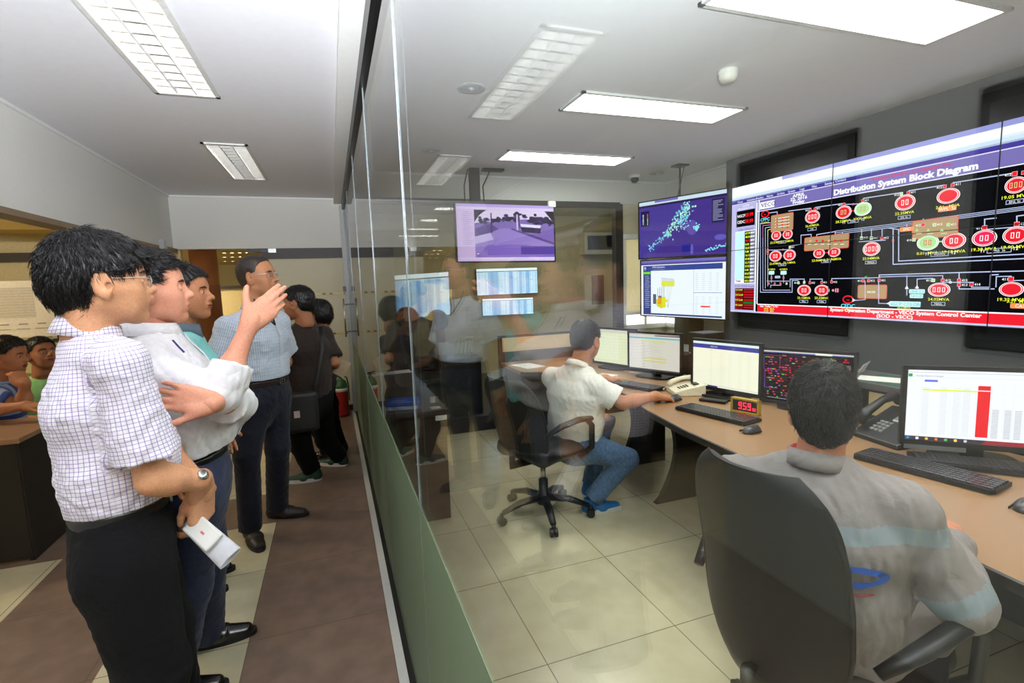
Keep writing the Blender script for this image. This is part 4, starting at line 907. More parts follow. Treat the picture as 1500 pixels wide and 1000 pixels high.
    tx(720, 830, 'AN.50', 15); src(608, 862, 'CEDC', '73.14MVA'); X, Y = q(640, 865); c.poly([(X-14, Y-12), (X+8, Y), (X-14, Y+12)], W_, 6)
    X, Y = q(805, 881); c.poly([(X-12, Y), (X+12, Y-11), (X+12, Y+11)], W_, 6); nm(884, 884, 'NGCP COLON', 190, CYA, 34); tx(880, 906, '24.57MVA', 14, YEL)
    nm(944, 822, 'LINE 2/3', 92, CYA, 26); nm(942, 845, 'TAYUD', 78, CYA, 26); LQ([(895, 840), (895, 745)], 5); LQ([(945, 808), (945, 762), (1020, 758)], 5)
    for x, y in ((895, 805), (945, 803)): X, Y = q(x, y); c.poly([(X-12, Y+6), (X+12, Y+6), (X, Y-14)], W_, 5)
    sub(1052, 814, 55, 34, '24.02MVA', slots=3, name='MJASs'); sq(1024, 768, GRN, '411', False); sq(1070, 768, RED, '412'); sq(1150, 768, RED, '415'); sq(1150, 790, RED, '413'); sq(1211, 788, RED, '414'); sq(1108, 778, GRN, None, True, 6); LQ([(1070, 778), (1220, 778)], 5)
    LQ([(1150, 730), (1150, 810), (1320, 810)]); LQ([(1300, 800), (1304, 742), (1340, 740)]); LQ([(1211, 796), (1211, 802), (1300, 802)], 5)
    sub(1405, 812, 62, 36, '19.32 MVA', slots=0); sq(1404, 762, RED, '411', False, 12); LQ([(1330, 800), (1332, 750), (1404, 748), (1404, 756)], 5); LQ([(1404, 770), (1467, 768)], 5); tx(1440, 878, '3.21  MVA', 17, YEL); nm(1448, 893, 'CAS', 84, ORG, 28)
    return c
def build_video_wall():
    c = wall_canvas(); TL = V(3.468, 3.745, 2.272); TR = V(3.468, 3.745-2.94, 2.272); BL = V(3.468, 3.745, 1.162)
    vs = c.world(TL, TR, BL, .00035); bm = bmesh.new(); vv = [bm.verts.new(p) for p in vs]
    for f, i in zip(c.f, c.mi):
        try: q = bm.faces.new([vv[k] for k in f]); q.material_index = i
        except ValueError: pass
    ys = [3.745-.98, 3.745-1.96]; zm = 2.272-.555
    for y in ys: bmesh.ops.bisect_plane(bm, geom=bm.verts[:]+bm.edges[:]+bm.faces[:], plane_co=(0, y, 0), plane_no=(0, 1, 0))
    bmesh.ops.bisect_plane(bm, geom=bm.verts[:]+bm.edges[:]+bm.faces[:], plane_co=(0, 0, zm), plane_no=(0, 0, 1))
    mats = c.mats(); lab = [['upper left display of the video wall with the date and frequency readings', 'upper middle display of the video wall carrying the diagram title', 'upper right display of the video wall cut by the picture edge'],
                            ['lower left display of the video wall with the load list and alarm levels', 'lower middle display of the video wall with the control center banner', 'lower right display of the video wall cut by the picture edge']]
    bm.verts.index_update()
    for r in range(2):
        for k in range(3):
            y1 = 3.745-.98*k; y0 = y1-.98; z1 = 2.272-.555*r; z0 = z1-.555
            o = empty('video_display', (3.47, (y0+y1)/2, z0), 0, lab[r][k], 'display', 'video wall displays')
            b = MB(); b.box((3.469, y0+.0008, z0+.0008), (3.535, y1-.0008, z1-.0008)); e = .003
            for lo, hi in (((3.466, y0+.0005, z0), (3.469, y0+e, z1)), ((3.466, y1-e, z0), (3.469, y1-.0005, z1)), ((3.466, y0, z0+.0005), (3.469, y1, z0+e)), ((3.466, y0, z1-e), (3.469, y1, z1-.0005))): b.box(lo, hi)
            b.build('bezel', M_black, o)
            used = {}; V2 = []; F2 = []; MI = []
            for f in bm.faces:
                cc_ = f.calc_center_median()
                if y0 < cc_.y < y1 and z0 < cc_.z < z1:
                    ff = []
                    for v in f.verts:
                        if v.index not in used: used[v.index] = len(V2); V2.append(tuple(v.co))
                        ff.append(used[v.index])
                    F2.append(ff); MI.append(f.material_index)
            so = mesh_obj('screen', V2, F2, mats, o, MI)
    bm.free()
build_video_wall()
# black boards behind, painting in the reflections of dark openings opposite
for y0, y1, lab in ((2.66, 3.72, 'black mounting panel rising behind the left of the video wall'), (.9, 1.93, 'black mounting panel rising behind the right of the video wall')):
    b = MB(); b.box((3.536, y0, 1.03), (3.549, y1, 2.46)); b.mt(1).box((3.533, y0+.05, 1.08), (3.5365, y1-.05, 2.40))
    tag(b.build('reflection_board', [mat('reflection_black', (16, 16, 17), .5), mat('reflection_inner', (34, 35, 40), .3)]), lab, 'panel')

# ------------------------------------------------------------------ televisions
def tv(tl, tr, h, canvas, label, name='television', bez=.012, thick=.05, cat='television', rise=None, group=None):
    tl, tr = np.asarray(tl, float), np.asarray(tr, float); x = nrm(tr-tl); dn = V(0, 0, -1); n = nrm(np.cross(dn, x)); n = n if n@(EYE-tl) > 0 else -n; w = np.linalg.norm(tr-tl)
    o = empty(name, tl+dn*h, 0, label, cat, group); M = Matrix([[x[i], n[i], -dn[i], tl[i]] for i in range(3)]+[[0, 0, 0, 1]])
    b = MB(M); b.box((0, -thick, -h), (w, 0, 0), bv=.004)
    for lo, hi in (((0, 0, -h), (bez, .006, 0)), ((w-bez, 0, -h), (w, .006, 0)), ((0, 0, -bez), (w, .006, 0)), ((0, 0, -h), (w, .006, -h+bez))): b.box(lo, hi)
    b.v = [tuple(Matrix(np.array(rootmat(o).inverted()))@Vector(p)) for p in b.v]; mesh_obj('casing', b.v, b.f, M_black, o, world=False)
    a = tl+x*bez+dn*bez+n*.001; canvas.build('screen', a, a+x*(w-2*bez), a+dn*(h-2*bez), o, .00025); return o, M
def cv_map():
    c = Canvas(1000, 560, 1.0, 'tv'); r = np.random.default_rng(5); c.rect(0, 0, 1000, 560, (72, 60, 150), 0); c.rect(0, 0, 1000, 34, (205, 225, 242), 1); c.rect(200, 0, 480, 20, (120, 110, 190), 2); c.rect(0, 34, 1000, 56, (46, 36, 80), 2)
    c.poly([(130, 560), (330, 400), (430, 290), (560, 220), (640, 60), (1000, 56), (1000, 560)], (70, 52, 140), 1)
    for i in range(150):
        t = r.uniform(0, 1)**.8; x = 350+260*t+r.normal()*34; y = 350-270*t+r.normal()*26; c.oval(x, y, r.uniform(5, 12), r.uniform(5, 12), [(150, 235, 245), (200, 248, 240), (110, 200, 235), (170, 240, 190)][i % 4], 3+i % 4, 8)
    for i in range(55):
        t = r.uniform(0, 1); x = 130+230*t+r.normal()*12; y = 470-140*t+r.normal()*14; c.oval(x, y, 7, 7, (130, 220, 245), 3+i % 3, 8)
    for i in range(45): c.oval(540+r.normal()*36, 250+r.normal()*40, 7, 7, (150, 170, 225) if i % 2 else (140, 230, 245), 3+i % 3, 8)
    for i in range(22): c.oval(690+r.normal()*18, 300+r.normal()*18, 8, 8, (140, 235, 245), 3+i % 3, 8)
    for i in range(24): c.oval(790+i*9, 520-i*1.6+r.normal()*8, 8, 7, (140, 225, 250), 3+i % 3, 8)
    c.oval(640, 300, 60, 70, (96, 80, 168), 2); c.oval(640, 500, 16, 50, (110, 96, 190), 2); c.oval(940, 410, 60, 26, (100, 92, 190), 2); c.rect(530, 450, 650, 520, (40, 40, 140), 2)
    c.rect(20, 90, 130, 240, (36, 30, 70), 2)
    for i in range(6): c.oval(52, 130+i*17, 9, 8, [(220, 230, 245), (150, 190, 240), (120, 200, 230)][i % 3], 3, 8)
    for i in range(14): c.rect(104, 118+i*8, 114, 126+i*8, [(220, 90, 200), (230, 90, 90), (220, 220, 90), (90, 220, 110), (120, 220, 240)][i//3], 3)
    c.rect(850, 66, 980, 280, (44, 40, 84), 2)
    for i in range(14): c.rect(862, 84+i*13, 950+r.uniform(-40, 20), 90+i*13, (150, 150, 190), 3)
    return c
def cv_station():
    c = Canvas(1000, 560, 1.05, 'tv'); c.rect(0, 0, 1000, 560, (238, 244, 252), 0); c.rect(0, 0, 1000, 24, (112, 112, 190), 1); c.rect(0, 24, 1000, 44, (88, 70, 150), 1)
    c.rect(28, 52, 965, 104, (48, 70, 148), 2); c.rect(28, 104, 130, 548, (44, 60, 128), 2); c.rect(28, 535, 965, 552, (50, 70, 130), 3); c.text('AYA Substation', 150, 76, 18, (225, 232, 250), 3, bold=.01); c.text('live asset view  and monitoring', 150, 96, 9, (190, 205, 240), 3); c.oval(54, 80, 13, 16, (220, 228, 245), 3); c.oval(54, 84, 8, 9, (48, 70, 148), 4)
    c.rrect(32, 112, 124, 136, 8, (120, 215, 50), 3)
    for i in range(17): c.rect(46+(6 if i % 4 else 0), 152+i*20, 100+(i*13) % 22, 160+i*20, (150, 165, 210), 3)
    c.rect(652, 104, 658, 535, (190, 200, 225), 2); c.rect(652, 318, 965, 324, (150, 165, 205), 2)
    for i in range(9):
        for j in range(4): c.rect(675+j*74, 140+i*19, 705+j*74, 145+i*19, (205, 212, 226), 2); c.rect(675+j*74, 360+i*19, 705+j*74, 365+i*19, (212, 218, 230), 2)
    c.rect(735, 445, 838, 458, (240, 40, 40), 3)
    c.rrect(268, 208, 430, 262, 14, (220, 226, 80), 3); c.poly([(268, 176), (420, 190), (430, 212), (268, 212)], (214, 220, 232), 2); c.line([(268, 176), (420, 192), (430, 212)], 2, (130, 140, 160), 4)
    c.rect(158, 340, 200, 440, (92, 94, 118), 3); c.poly([(200, 400), (235, 372), (300, 372), (318, 400), (318, 470), (260, 482), (206, 456)], (214, 210, 40), 4); c.rect(222, 380, 268, 440, (236, 160, 30), 5); c.rect(275, 366, 322, 470, (222, 220, 50), 5); c.rect(322, 390, 350, 418, (226, 222, 70), 4)
    for i in range(4): c.rect(218+i*26, 280-i*8, 224+i*26, 372, (130, 138, 160), 3)
    c.rect(228, 356, 268, 378, (100, 108, 130), 6)
    for i in range(4): c.line([(330+i*22, 262), (330+i*22-i*3, 320), (350, 480)], 2, (160, 165, 180), 3)
    return c
def cv_street():
    c = Canvas(1000, 600, 1.2, 'tv'); c.rect(0, 0, 1000, 600, (216, 190, 238), 0); c.rect(0, 0, 1000, 30, (190, 165, 235), 1); c.rect(0, 30, 1000, 56, (224, 205, 245), 1)
    for i in range(18): c.rect(60, 80+i*20, 120+(i*29) % 40, 86+i*20, (170, 150, 205), 2)
    X0 = 175; c.rect(X0, 60, 1000, 560, (128, 104, 182), 1); c.poly([(X0, 60), (1000, 60), (1000, 190), (700, 150), (X0, 200)], (224, 208, 242), 2)
    c.poly([(X0, 60), (300, 60), (230, 110), (X0, 190)], (22, 12, 34), 3); c.poly([(1000, 60), (900, 60), (1000, 180)], (22, 12, 34), 3)
    r = np.random.default_rng(4)
    for i in range(90): x = r.uniform(230, 990); y = 150+r.normal()*18-40*math.exp(-((x-640)/110)**2); c.oval(x, y+10, r.uniform(14, 34), r.uniform(10, 22), [(52, 34, 84), (70, 48, 108), (36, 22, 62)][i % 3], 3+i % 3, 9)
    c.poly([(X0, 560), (X0, 420), (420, 250), (520, 250), (1000, 430), (1000, 560)], (150, 126, 204), 4); c.poly([(X0, 560), (300, 430), (700, 420), (1000, 520), (1000, 560)], (132, 104, 196), 5); c.poly([(560, 250), (1000, 400), (1000, 430), (540, 262)], (92, 70, 140), 6)
    c.rect(338, 90, 350, 300, (50, 34, 80), 7); c.rect(600, 100, 618, 270, (200, 185, 225), 7); c.rect(625, 130, 636, 250, (60, 44, 90), 7); c.poly([(640, 200), (860, 215), (850, 245), (650, 232)], (232, 220, 250), 7); c.poly([(640, 232), (860, 245), (850, 300), (660, 290)], (46, 30, 74), 6)
    c.poly([(X0, 260), (330, 200), (420, 260), (X0, 360)], (92, 72, 140), 6); c.poly([(X0, 340), (330, 300), (360, 370), (X0, 420)], (196, 178, 228), 7); c.line([(X0, 210), (360, 150), (X0, 290)], 4, (60, 40, 90), 7); c.rect(640, 440, 1000, 530, (92, 70, 160), 7)
    c.rect(0, 560, 1000, 580, (220, 205, 245), 8); return c
def cv_table(seed=1, gain=1.5):
    c = Canvas(1000, 600, gain, 'tb'); r = np.random.default_rng(seed); c.rect(0, 0, 1000, 600, (196, 224, 246), 0); c.rect(0, 0, 1000, 60, (226, 240, 250), 1); c.rect(0, 60, 1000, 76, (70, 84, 96), 1)
    for x0, x1 in ((180, 340), (520, 590), (690, 740), (800, 860)): c.rect(x0, 80, x1, 600, (132, 178, 226), 1)
    for i in range(26):
        y = 90+i*19
        for x0 in range(20, 980, 52): c.rect(x0, y, x0+36, y+7, (160, 194, 226) if (x0//52) % 2 else (120, 156, 204), 2)
    for x in range(60, 950, 90): c.rect(x, 268, x+50, 276, (232, 170, 90), 3)
    return c
o, _ = tv((3.005, 4.53, 2.262), (3.292, 3.598, 2.25), .575, cv_map(), 'upper television of the corner stack showing a blue and cyan network map')
b = MB(); pm = V(3.2, 4.1, 0); b.tube([(3.2, 4.13, 2.2), (3.2, 4.13, H)], .008, 8); b.tube([(3.18, 4.16, 2.2), (3.24, 4.12, H-.02)], .004, 6); b.box((3.14, 4.07, H-.015), (3.26, 4.19, H)); 
b.build('ceiling_mount', M_black, o)
o, _ = tv((3.018, 4.52, 1.682), (3.292, 3.596, 1.672), .575, cv_station(), 'lower television of the corner stack showing a yellow transformer drawing')
b = MB(); b.box((3.25, 4.05, .0), (3.33, 4.15, 1.7)); b.build('floor_pole', M_black, o)
s_ = 4.55/4.0
o, _ = tv(at(665, 295.5, 4.55), at(812, 300, 4.55), .475*s_, cv_street(), 'ceiling-hung television showing a purple tinted street camera view', bez=.012)
c0 = at(697, 290, 4.6); b = MB(); b.box((c0[0]-.045, 4.6, c0[2]-.3), (c0[0]+.045, 4.66, H)); b.tube([(c0[0]-.09, 4.64, 2.1), (c0[0]-.09, 4.66, 2.4), (c0[0]-.05, 4.66, H)], .006, 6); b.tube([(c0[0]+.1, 4.64, 2.1), (c0[0]+.09, 4.66, 2.4), (c0[0]+.16, 4.62, H)], .006, 6); b.box((c0[0]+.08, 4.58, H-.02), (c0[0]+.28, 4.66, H)); b.build('ceiling_mount', M_blackm, o)
p = at(807, 300, 4.53); b = MB(); b.box((p[0]-.035, 4.50, p[2]-.02), (p[0]+.035, 4.53, p[2]+.03)); b.build('sensor_box', M_white, o)
# screens in the room behind the glazed back wall
Y3 = 8.04
for (pa, pb, hh_, lab, sd) in (((552, 404.5), (657, 397.5), .69, 'large screen with a pale blue spreadsheet behind the seated pair', 1), ((697, 393.5), (787, 391), .44, 'wide screen with a blue spreadsheet beside the large one, above the small screen', 2), ((706, 437.5), (781, 435), .285, 'small low screen with a blue spreadsheet in the room behind the back glazing', 3)):
    A_, B_ = at(*pa, Y3), at(*pb, Y3); tv(A_, B_, hh_, cv_table(sd, 1.6), lab, 'wall_screen', cat='display', bez=.006)
# air conditioner, plaque, cabinet in that room
p = at(856, 340, 7.9); q = at(903, 372, 7.9); b = MB(); b.box((p[0], 7.9, q[2]), (q[0], 8.095, p[2]), bv=.01); ac = tag(b.build('air_conditioner', mat('aged_white', (196, 190, 168), .5)), 'old off-white wall air conditioner in the room behind the glazing', 'air conditioner')
b = MB(); b.box((p[0]+.06, 7.89, q[2]+.08), (p[0]+.46*(q[0]-p[0])/.5, 7.905, p[2]-.06)); b.box((q[0]-.2, 7.89, q[2]+.12), (q[0]-.09, 7.905, p[2]-.05)); b.build('grille', mat('grille_dark', (96, 92, 84), .6), ac)
p = at(868, 403, 8.06); q = at(885, 445, 8.06); b = MB(); b.box((p[0], 8.06, q[2]), (q[0], 8.1, p[2])); tag(b.build('notice_board', mat('maroon_board', (96, 60, 56), .6)), 'upright maroon board on the wall below the air conditioner', 'board')
b = MB(); b.box((XG+.02, 8.1, 0), (6.4, 8.2, 2.6)); struct(b.build('wall_back_room', mat('back_room_wall', (176, 166, 136))))
b = MB(); b.box((6.3, YB+.1, 0), (6.4, 8.1, 2.6)); struct(b.build('wall_back_room_side', mat('back_room_wall', (176, 166, 136))))
b = MB(); b.box((XG+.02, YB+.1, 2.6), (6.4, 8.2, 2.7)); struct(b.build('ceiling_back_room', mat('back_room_ceiling', (190, 182, 150))))
p = at(866, 407, 7.9)
# unseen lamp added to brighten that room
b = MB(); b.box((2.2, 6.5, 2.56), (3.6, 6.8, 2.6)); tag(b.build('ceiling_light', emi('added_back_lamp', (255, 240, 205), 12)), 'ceiling lamp of the room behind the glazed back wall', 'ceiling light')
b = MB(); b.box((-4.6, 4.2, 2.57), (-3.2, 4.5, 2.6)); tag(b.build('ceiling_light', emi('added_far_lamp', (255, 240, 205), 26)), 'ceiling lamp of the left meeting room', 'ceiling light')  # added out of view to brighten the left room
b = MB(); b.box((-3.6, 8.2, 2.17), (-2.2, 8.6, 2.2)); tag(b.build('ceiling_light', emi('added_far_lamp', (255, 240, 205), 26)), 'ceiling lamp of the far hall past the end header', 'ceiling light')  # unseen, added to lift the brightness of the hall

# ------------------------------------------------------------------ the long desk
ZD = .73
M_desk = mat('desk_laminate', (154, 118, 83), .35, bump=.03, scale=70, var=.04); M_edge = mat('desk_edge', (36, 33, 31), .4)
front = [(1.50, .2), (1.53, .6), (1.57, .95), (1.60, 1.5), (1.636, 2.08), (1.70, 2.5), (1.80, 2.85), (1.87, 3.25), (1.86, 3.6), (1.75, 3.9), (1.52, 4.02), (1.50, 4.06)]
back = [(1.50, 4.62), (2.35, 4.6), (2.52, 4.0), (2.598, 3.2), (2.598, 2.0), (2.598, .2)]
desk = empty('control_desk', (2.1, 2.2, 0), 0, 'long curved operator desk with wood-look top under the video wall', 'desk')
b = MB(); b.prism(front+back, ZD-.028, ZD); b.build('desk_top', M_desk, desk)
b = MB()
for (x0, y0), (x1, y1) in zip(front[:-1], front[1:]):
    d = math.hypot(x1-x0, y1-y0); nx, ny = -(y1-y0)/d, (x1-x0)/d
    b.raw([(x0+nx*.006, y0+ny*.006, ZD-.034), (x1+nx*.006, y1+ny*.006, ZD-.034), (x1+nx*.006, y1+ny*.006, ZD-.003), (x0+nx*.006, y0+ny*.006, ZD-.003), (x0, y0, ZD-.034), (x1, y1, ZD-.034), (x1, y1, ZD+.001), (x0, y0, ZD+.001)], [(0, 1, 2, 3), (4, 7, 6, 5), (3, 2, 6, 7), (0, 4, 5, 1)])
b.build('edge_band', M_edge, desk)
for i, (y, x0, x1) in enumerate(((3.42, 2.02, 2.5), (2.75, 1.92, 2.6), (1.9, 1.9, 2.62), (.7, 1.85, 2.6))):
    poly = [(x1, 0), (x1, ZD-.03), (x0, ZD-.03)]+[(x0+.06+.13*math.sin(PI*t)-.02*t, (ZD-.03)*(1-t)) for t in np.linspace(.05, .95, 12)]+[(x0+.02, 0)]
    b = MB(); b.prism(poly, y-.02, y+.02, ax='y'); b.build('panel_leg', M_blackm, desk)
b = MB(); b.box((2.56, .2, .05), (2.6, 3.3, ZD-.03)); b.build('modesty_panel', mat('modesty_black', (26, 25, 25), .6), desk)
b = MB(); b.box((1.52, 4.58, 0), (2.3, 4.61, ZD-.03)); b.box((1.5, 4.1, 0), (1.54, 4.6, ZD-.03)); b.build('side_panel', M_blackm, desk)
# raised ledge behind the monitors
b = MB(); b.prism([(2.60, .1), (2.60, 3.2), (2.50, 3.9), (2.80, 3.95), (2.95, 3.2), (2.95, .1)], .885, .915); led = tag(b.build('desk_ledge', mat('ledge_grey', (84, 86, 84), .4)), 'dark raised ledge running behind the monitors below the video wall', 'ledge')
b = MB(); b.box((2.62, .1, .0), (2.64, 3.2, .885)); b.box((2.62, 3.2, 0), (2.9, 3.22, .885)); b.build('ledge_body', M_blackm, led)
b = MB()
for y in np.arange(.2, 3.1, .42): b.box((2.612, y, ZD+.02), (2.621, y+.37, .87))
b.build('panel_insert', mat('beige_insert', (186, 168, 124), .7), led)
b = MB(); b.box((2.64, 1.6, .915), (2.9, 1.96, .9165)); tag(b.build('desk_mat', mat('green_mat', (46, 92, 80), .6)), 'dark green cutting mat on the raised ledge beside the seated operator', 'mat')
b = MB(Matrix.Translation((2.74, 1.86, .9166))@Matrix.Rotation(.5, 4, 'Z')); b.box((-.07, -.1, 0), (.07, .1, .003)); tag(b.build('paper_sheet', mat('paper_white', (235, 234, 228), .7)), 'white paper sheet lying on the green mat on the ledge', 'paper')
b = MB(Matrix.Translation((2.78, 2.02, .918))@Matrix.Rotation(.3, 4, 'Z')); b.raw([(0, 0, 0), (.1, 0, 0), (.13, -.02, .06), (.03, -.02, .05), (0, .002, 0), (.1, .002, 0), (.13, -.018, .06), (.03, -.018, .05)], [(0, 1, 2, 3), (4, 7, 6, 5), (0, 4, 5, 1), (1, 5, 6, 2), (2, 6, 7, 3), (3, 7, 4, 0)]); tag(b.build('paper_card', mat('paper_white', (235, 234, 228))), 'folded white paper standing on the ledge behind the seated operator head', 'paper')
# divider behind the left end of the desk
b = MB(); b.box((1.50, 4.64, 0), (2.32, 4.69, .99)); dv = tag(b.build('desk_divider', M_frame), 'low dark-framed desk divider with a beige strip behind the white shirted operator', 'divider')
b = MB(); b.box((1.53, 4.634, .83), (2.3, 4.641, .965)); b.build('divider_insert', mat('divider_beige', (212, 186, 138), .7), dv)
b = MB(Matrix.Translation((1.66, 4.3, ZD+.0005))@Matrix.Rotation(.2, 4, 'Z')); b.box((-.1, -.14, 0), (.1, .14, .004)); tag(b.build('paper_sheet', mat('paper_white', (235, 234, 228))), 'white paper on the far left end of the desk behind the operator', 'paper')

# ------------------------------------------------------------------ monitors
def monitor(TL, TR, hz, canvas, label, zt, depth=.055, bez=.016, foot=True, gain=None):
    """TL, TR: x,y of the screen's top corners; zt top height; hz screen height"""
    TL = V(*TL, zt); TR = V(*TR, zt); x = nrm(TR-TL); n = nrm(np.cross(V(0, 0, -1), x)); n = n if n@(V(.9, 1.8, 1)-TL) > 0 else -n; w = np.linalg.norm(TR-TL); c = (TL+TR)/2
    o = empty('computer_monitor', (c[0], c[1], ZD), 0, label, 'monitor', 'monitors along the desk'); M = Matrix([[x[i], n[i], (0, 0, 1)[i], TL[i]] for i in range(3)]+[[0, 0, 0, 1]]); R_ = Matrix(np.array(rootmat(o).inverted()))@M
    b = MB(R_); b.box((-bez, -.03, -hz-bez-.006), (w+bez, 0, bez), bv=.005); b.box((w*.2, -depth, -hz*.85), (w*.8, -.028, -hz*.15), bv=.01)
    for lo, hi in (((-bez, 0, -hz-bez-.006), (0, .006, bez)), ((w, 0, -hz-bez-.006), (w+bez, .006, bez)), ((-bez, 0, 0), (w+bez, .006, bez)), ((-bez, 0, -hz-bez-.006), (w+bez, .006, -hz))): b.box(lo, hi)
    b.build('casing', M_black, o, world=False)
    canvas.build('screen', TL+n*.001, TR+n*.001, TL+n*.001-V(0, 0, hz), o, .0002)
    zb = ZD-zt
    b = MB(R_); b.box((w*.42, -.06, zb+.012), (w*.58, -.035, -hz*.5), bv=.005); b.build('stand_neck', M_black, o, world=False)
    b = MB(R_); pts = [(w/2+.15*math.cos(t), -.03+.11*math.sin(t)) for t in np.linspace(0, 2*PI, 28, endpoint=False)]
    pts = [(w/2+.14*np.sign(math.cos(t))*abs(math.cos(t))**.5, -.02+.1*np.sign(math.sin(t))*abs(math.sin(t))**.5) for t in np.linspace(0, 2*PI, 28, endpoint=False)]
    b.prism(pts, zb+.001, zb+.014); b.build('stand_base', M_black, o, world=False); return o
def cv_doc(bg, bar=None, accents=(), rows=24, seed=0, col=(190, 186, 170)):
    c = Canvas(1000, 620, 1.0, 'doc'); r = np.random.default_rng(seed); c.rect(0, 0, 1000, 620, bg, 0)
    if bar: c.rect(0, bar[1], 1000, bar[2], bar[0], 1)
    for i in range(rows):
        y = 110+i*480/rows; c.rect(280, y, 280+r.uniform(20, 60), y+5, col, 1); c.rect(400, y, 400+r.uniform(60, 330), y+4, tuple(int(q*.5+w*.5) for q, w in zip(bg, col)), 1)
    for (x0, y0, x1, y1, cc_) in accents: c.rect(x0, y0, x1, y1, cc_, 2)
    return c
d1 = cv_doc((222, 226, 186), None, [(0, 0, 1000, 60, (206, 204, 190)), (0, 100, 640, 560, (228, 232, 200)), (520, 20, 535, 34, (200, 60, 40)), (0, 150, 300, 158, (190, 190, 160))], 10, 1)
monitor((2.188, 4.006), (2.322, 3.577), .29, d1, 'monitor with a pale green page in front of the white shirted operator', 1.067)
d2 = cv_doc((214, 208, 198), ((74, 180, 214), 62, 82), [(0, 0, 1000, 22, (196, 190, 180)), (520, 0, 1000, 34, (70, 44, 84)), (250, 110, 720, 140, (214, 212, 140)), (0, 100, 250, 600, (222, 216, 210)), (300, 400, 740, 425, (212, 200, 130)), (300, 450, 740, 475, (212, 200, 130)), (0, 596, 1000, 620, (70, 70, 76))], 20, 2, (170, 160, 140))
monitor((2.225, 3.49), (2.398, 3.085), .285, d2, 'monitor with a cyan bar and beige list, left of the white desk telephone', 1.068)
d3 = Canvas(1000, 620, 1.1, 'doc'); d3.rect(0, 0, 1000, 620, (240, 236, 214), 0); d3.rect(0, 0, 1000, 26, (214, 236, 244), 1); d3.rect(0, 34, 1000, 92, (62, 60, 150), 1); d3.text('VISAYAS', 280, 74, 22, (200, 200, 230), 2, bold=.01); d3.text('status', 280, 118, 12, (90, 90, 140), 2); d3.text('grid', 620, 76, 18, (170, 170, 215), 2)
for i in range(34):
    for x in (280, 430, 560, 700, 830): d3.rect(x, 140+i*13.5, x+(30 if x < 300 else 60), 143+i*13.5, (222, 216, 192), 1)
d3.rect(0, 596, 1000, 604, (200, 200, 210), 1); d3.rect(240, 604, 400, 620, (60, 60, 120), 1)
monitor((2.241, 2.745), (2.350, 2.300), .29, d3, 'monitor with a cream page and violet title bar beside the red digit clock', 1.078)
d4 = Canvas(1000, 620, 1.05, 'scada'); d4.rect(0, 0, 1000, 620, (10, 8, 12), 0); r_ = np.random.default_rng(11)
d4.rect(0, 0, 1000, 16, (210, 208, 200), 1); d4.rect(600, 0, 780, 26, (235, 232, 220), 2); d4.rect(0, 16, 1000, 28, (80, 80, 150), 1)
for i in range(230):
    x = r_.uniform(20, 960); y = 50+int(r_.uniform(0, 19))*29
    if r_.random() < .82 or x < 600: cc_ = [(222, 40, 48), (222, 40, 48), (236, 70, 70), (190, 60, 200), (90, 220, 80), (222, 40, 48)][int(r_.integers(6))]; d4.rect(x, y, x+r_.uniform(16, 26), y+13, cc_, 2+i % 3)
for i in range(14): y = 60+i*38; d4.line([(r_.uniform(20, 400), y), (r_.uniform(420, 960), y)], 2, (150, 40, 60), 1)
for i in range(14): d4.rect(700+r_.uniform(0, 120), 60+r_.uniform(0, 60), 722+r_.uniform(0, 120), 76+r_.uniform(0, 60), (240, 236, 140), 2) if False else d4.oval(720+r_.uniform(-30, 120), 70+r_.uniform(0, 60), 9, 8, (240, 238, 150), 6, 8)
d4.line([(200, 60), (200, 240), (10, 240), (10, 60), (200, 60)], 3, (170, 80, 190), 5); d4.line([(20, 250), (20, 470), (170, 470)], 4, (150, 90, 210), 5); d4.line([(60, 590), (420, 600)], 4, (200, 200, 200), 5)
for i in range(6): d4.rect(870+i*18, 120, 880+i*18, 200, (150, 150, 150), 2)
monitor((2.374, 2.292), (2.570, 1.888), .29, d4, 'monitor with a black diagram of red and green tags behind the seated operator head', 1.056)
d5 = Canvas(1000, 620, 1.15, 'doc'); d5.rect(0, 0, 1000, 620, (236, 236, 244), 0); d5.rect(0, 20, 1000, 24, (180, 180, 196), 1); d5.rect(0, 60, 1000, 62, (200, 200, 210), 1); d5.rect(6, 34, 34, 60, (30, 160, 80), 2); d5.rect(120, 84, 210, 102, (90, 110, 220), 2); d5.text('Monthly Report of Outages', 60, 56, 12, (90, 90, 110), 2)
for x in (100, 230, 300, 370, 430, 470, 570, 650, 710, 780, 900): d5.rect(x, 120, x+1.5, 600, (208, 208, 218), 1)
for i in range(32):
    for x in (110, 235, 320, 385): d5.rect(x, 150+i*13, x+46, 154+i*13, (206, 206, 214), 1)
    if i > 12:
        for x in (580, 660, 725): d5.rect(x, 150+i*13, x+44, 156+i*13, (176, 176, 186), 1)
d5.rect(110, 166, 480, 178, (226, 240, 40), 2); d5.rect(480, 122, 562, 560, (232, 20, 30), 3); d5.rect(480, 160, 562, 168, (250, 230, 230), 4); d5.rect(100, 190, 1000, 191, (200, 200, 210), 1)
d5.rect(0, 584, 1000, 620, (60, 50, 60), 3)
for i, cc_ in enumerate(((60, 140, 200), (240, 240, 240), (250, 190, 60), (230, 120, 40), (90, 190, 120), (250, 210, 90), (200, 200, 220))): d5.oval(24+i*66, 602, 12, 12, cc_, 4, 10)
d5.poly([(560, 584), (1000, 584), (1000, 620), (520, 620)], (150, 40, 50), 4)
m5 = monitor((2.177, 1.373), (2.524, 1.056), .29, d5, 'nearest large monitor with a white spreadsheet, red column and yellow row', 1.096)
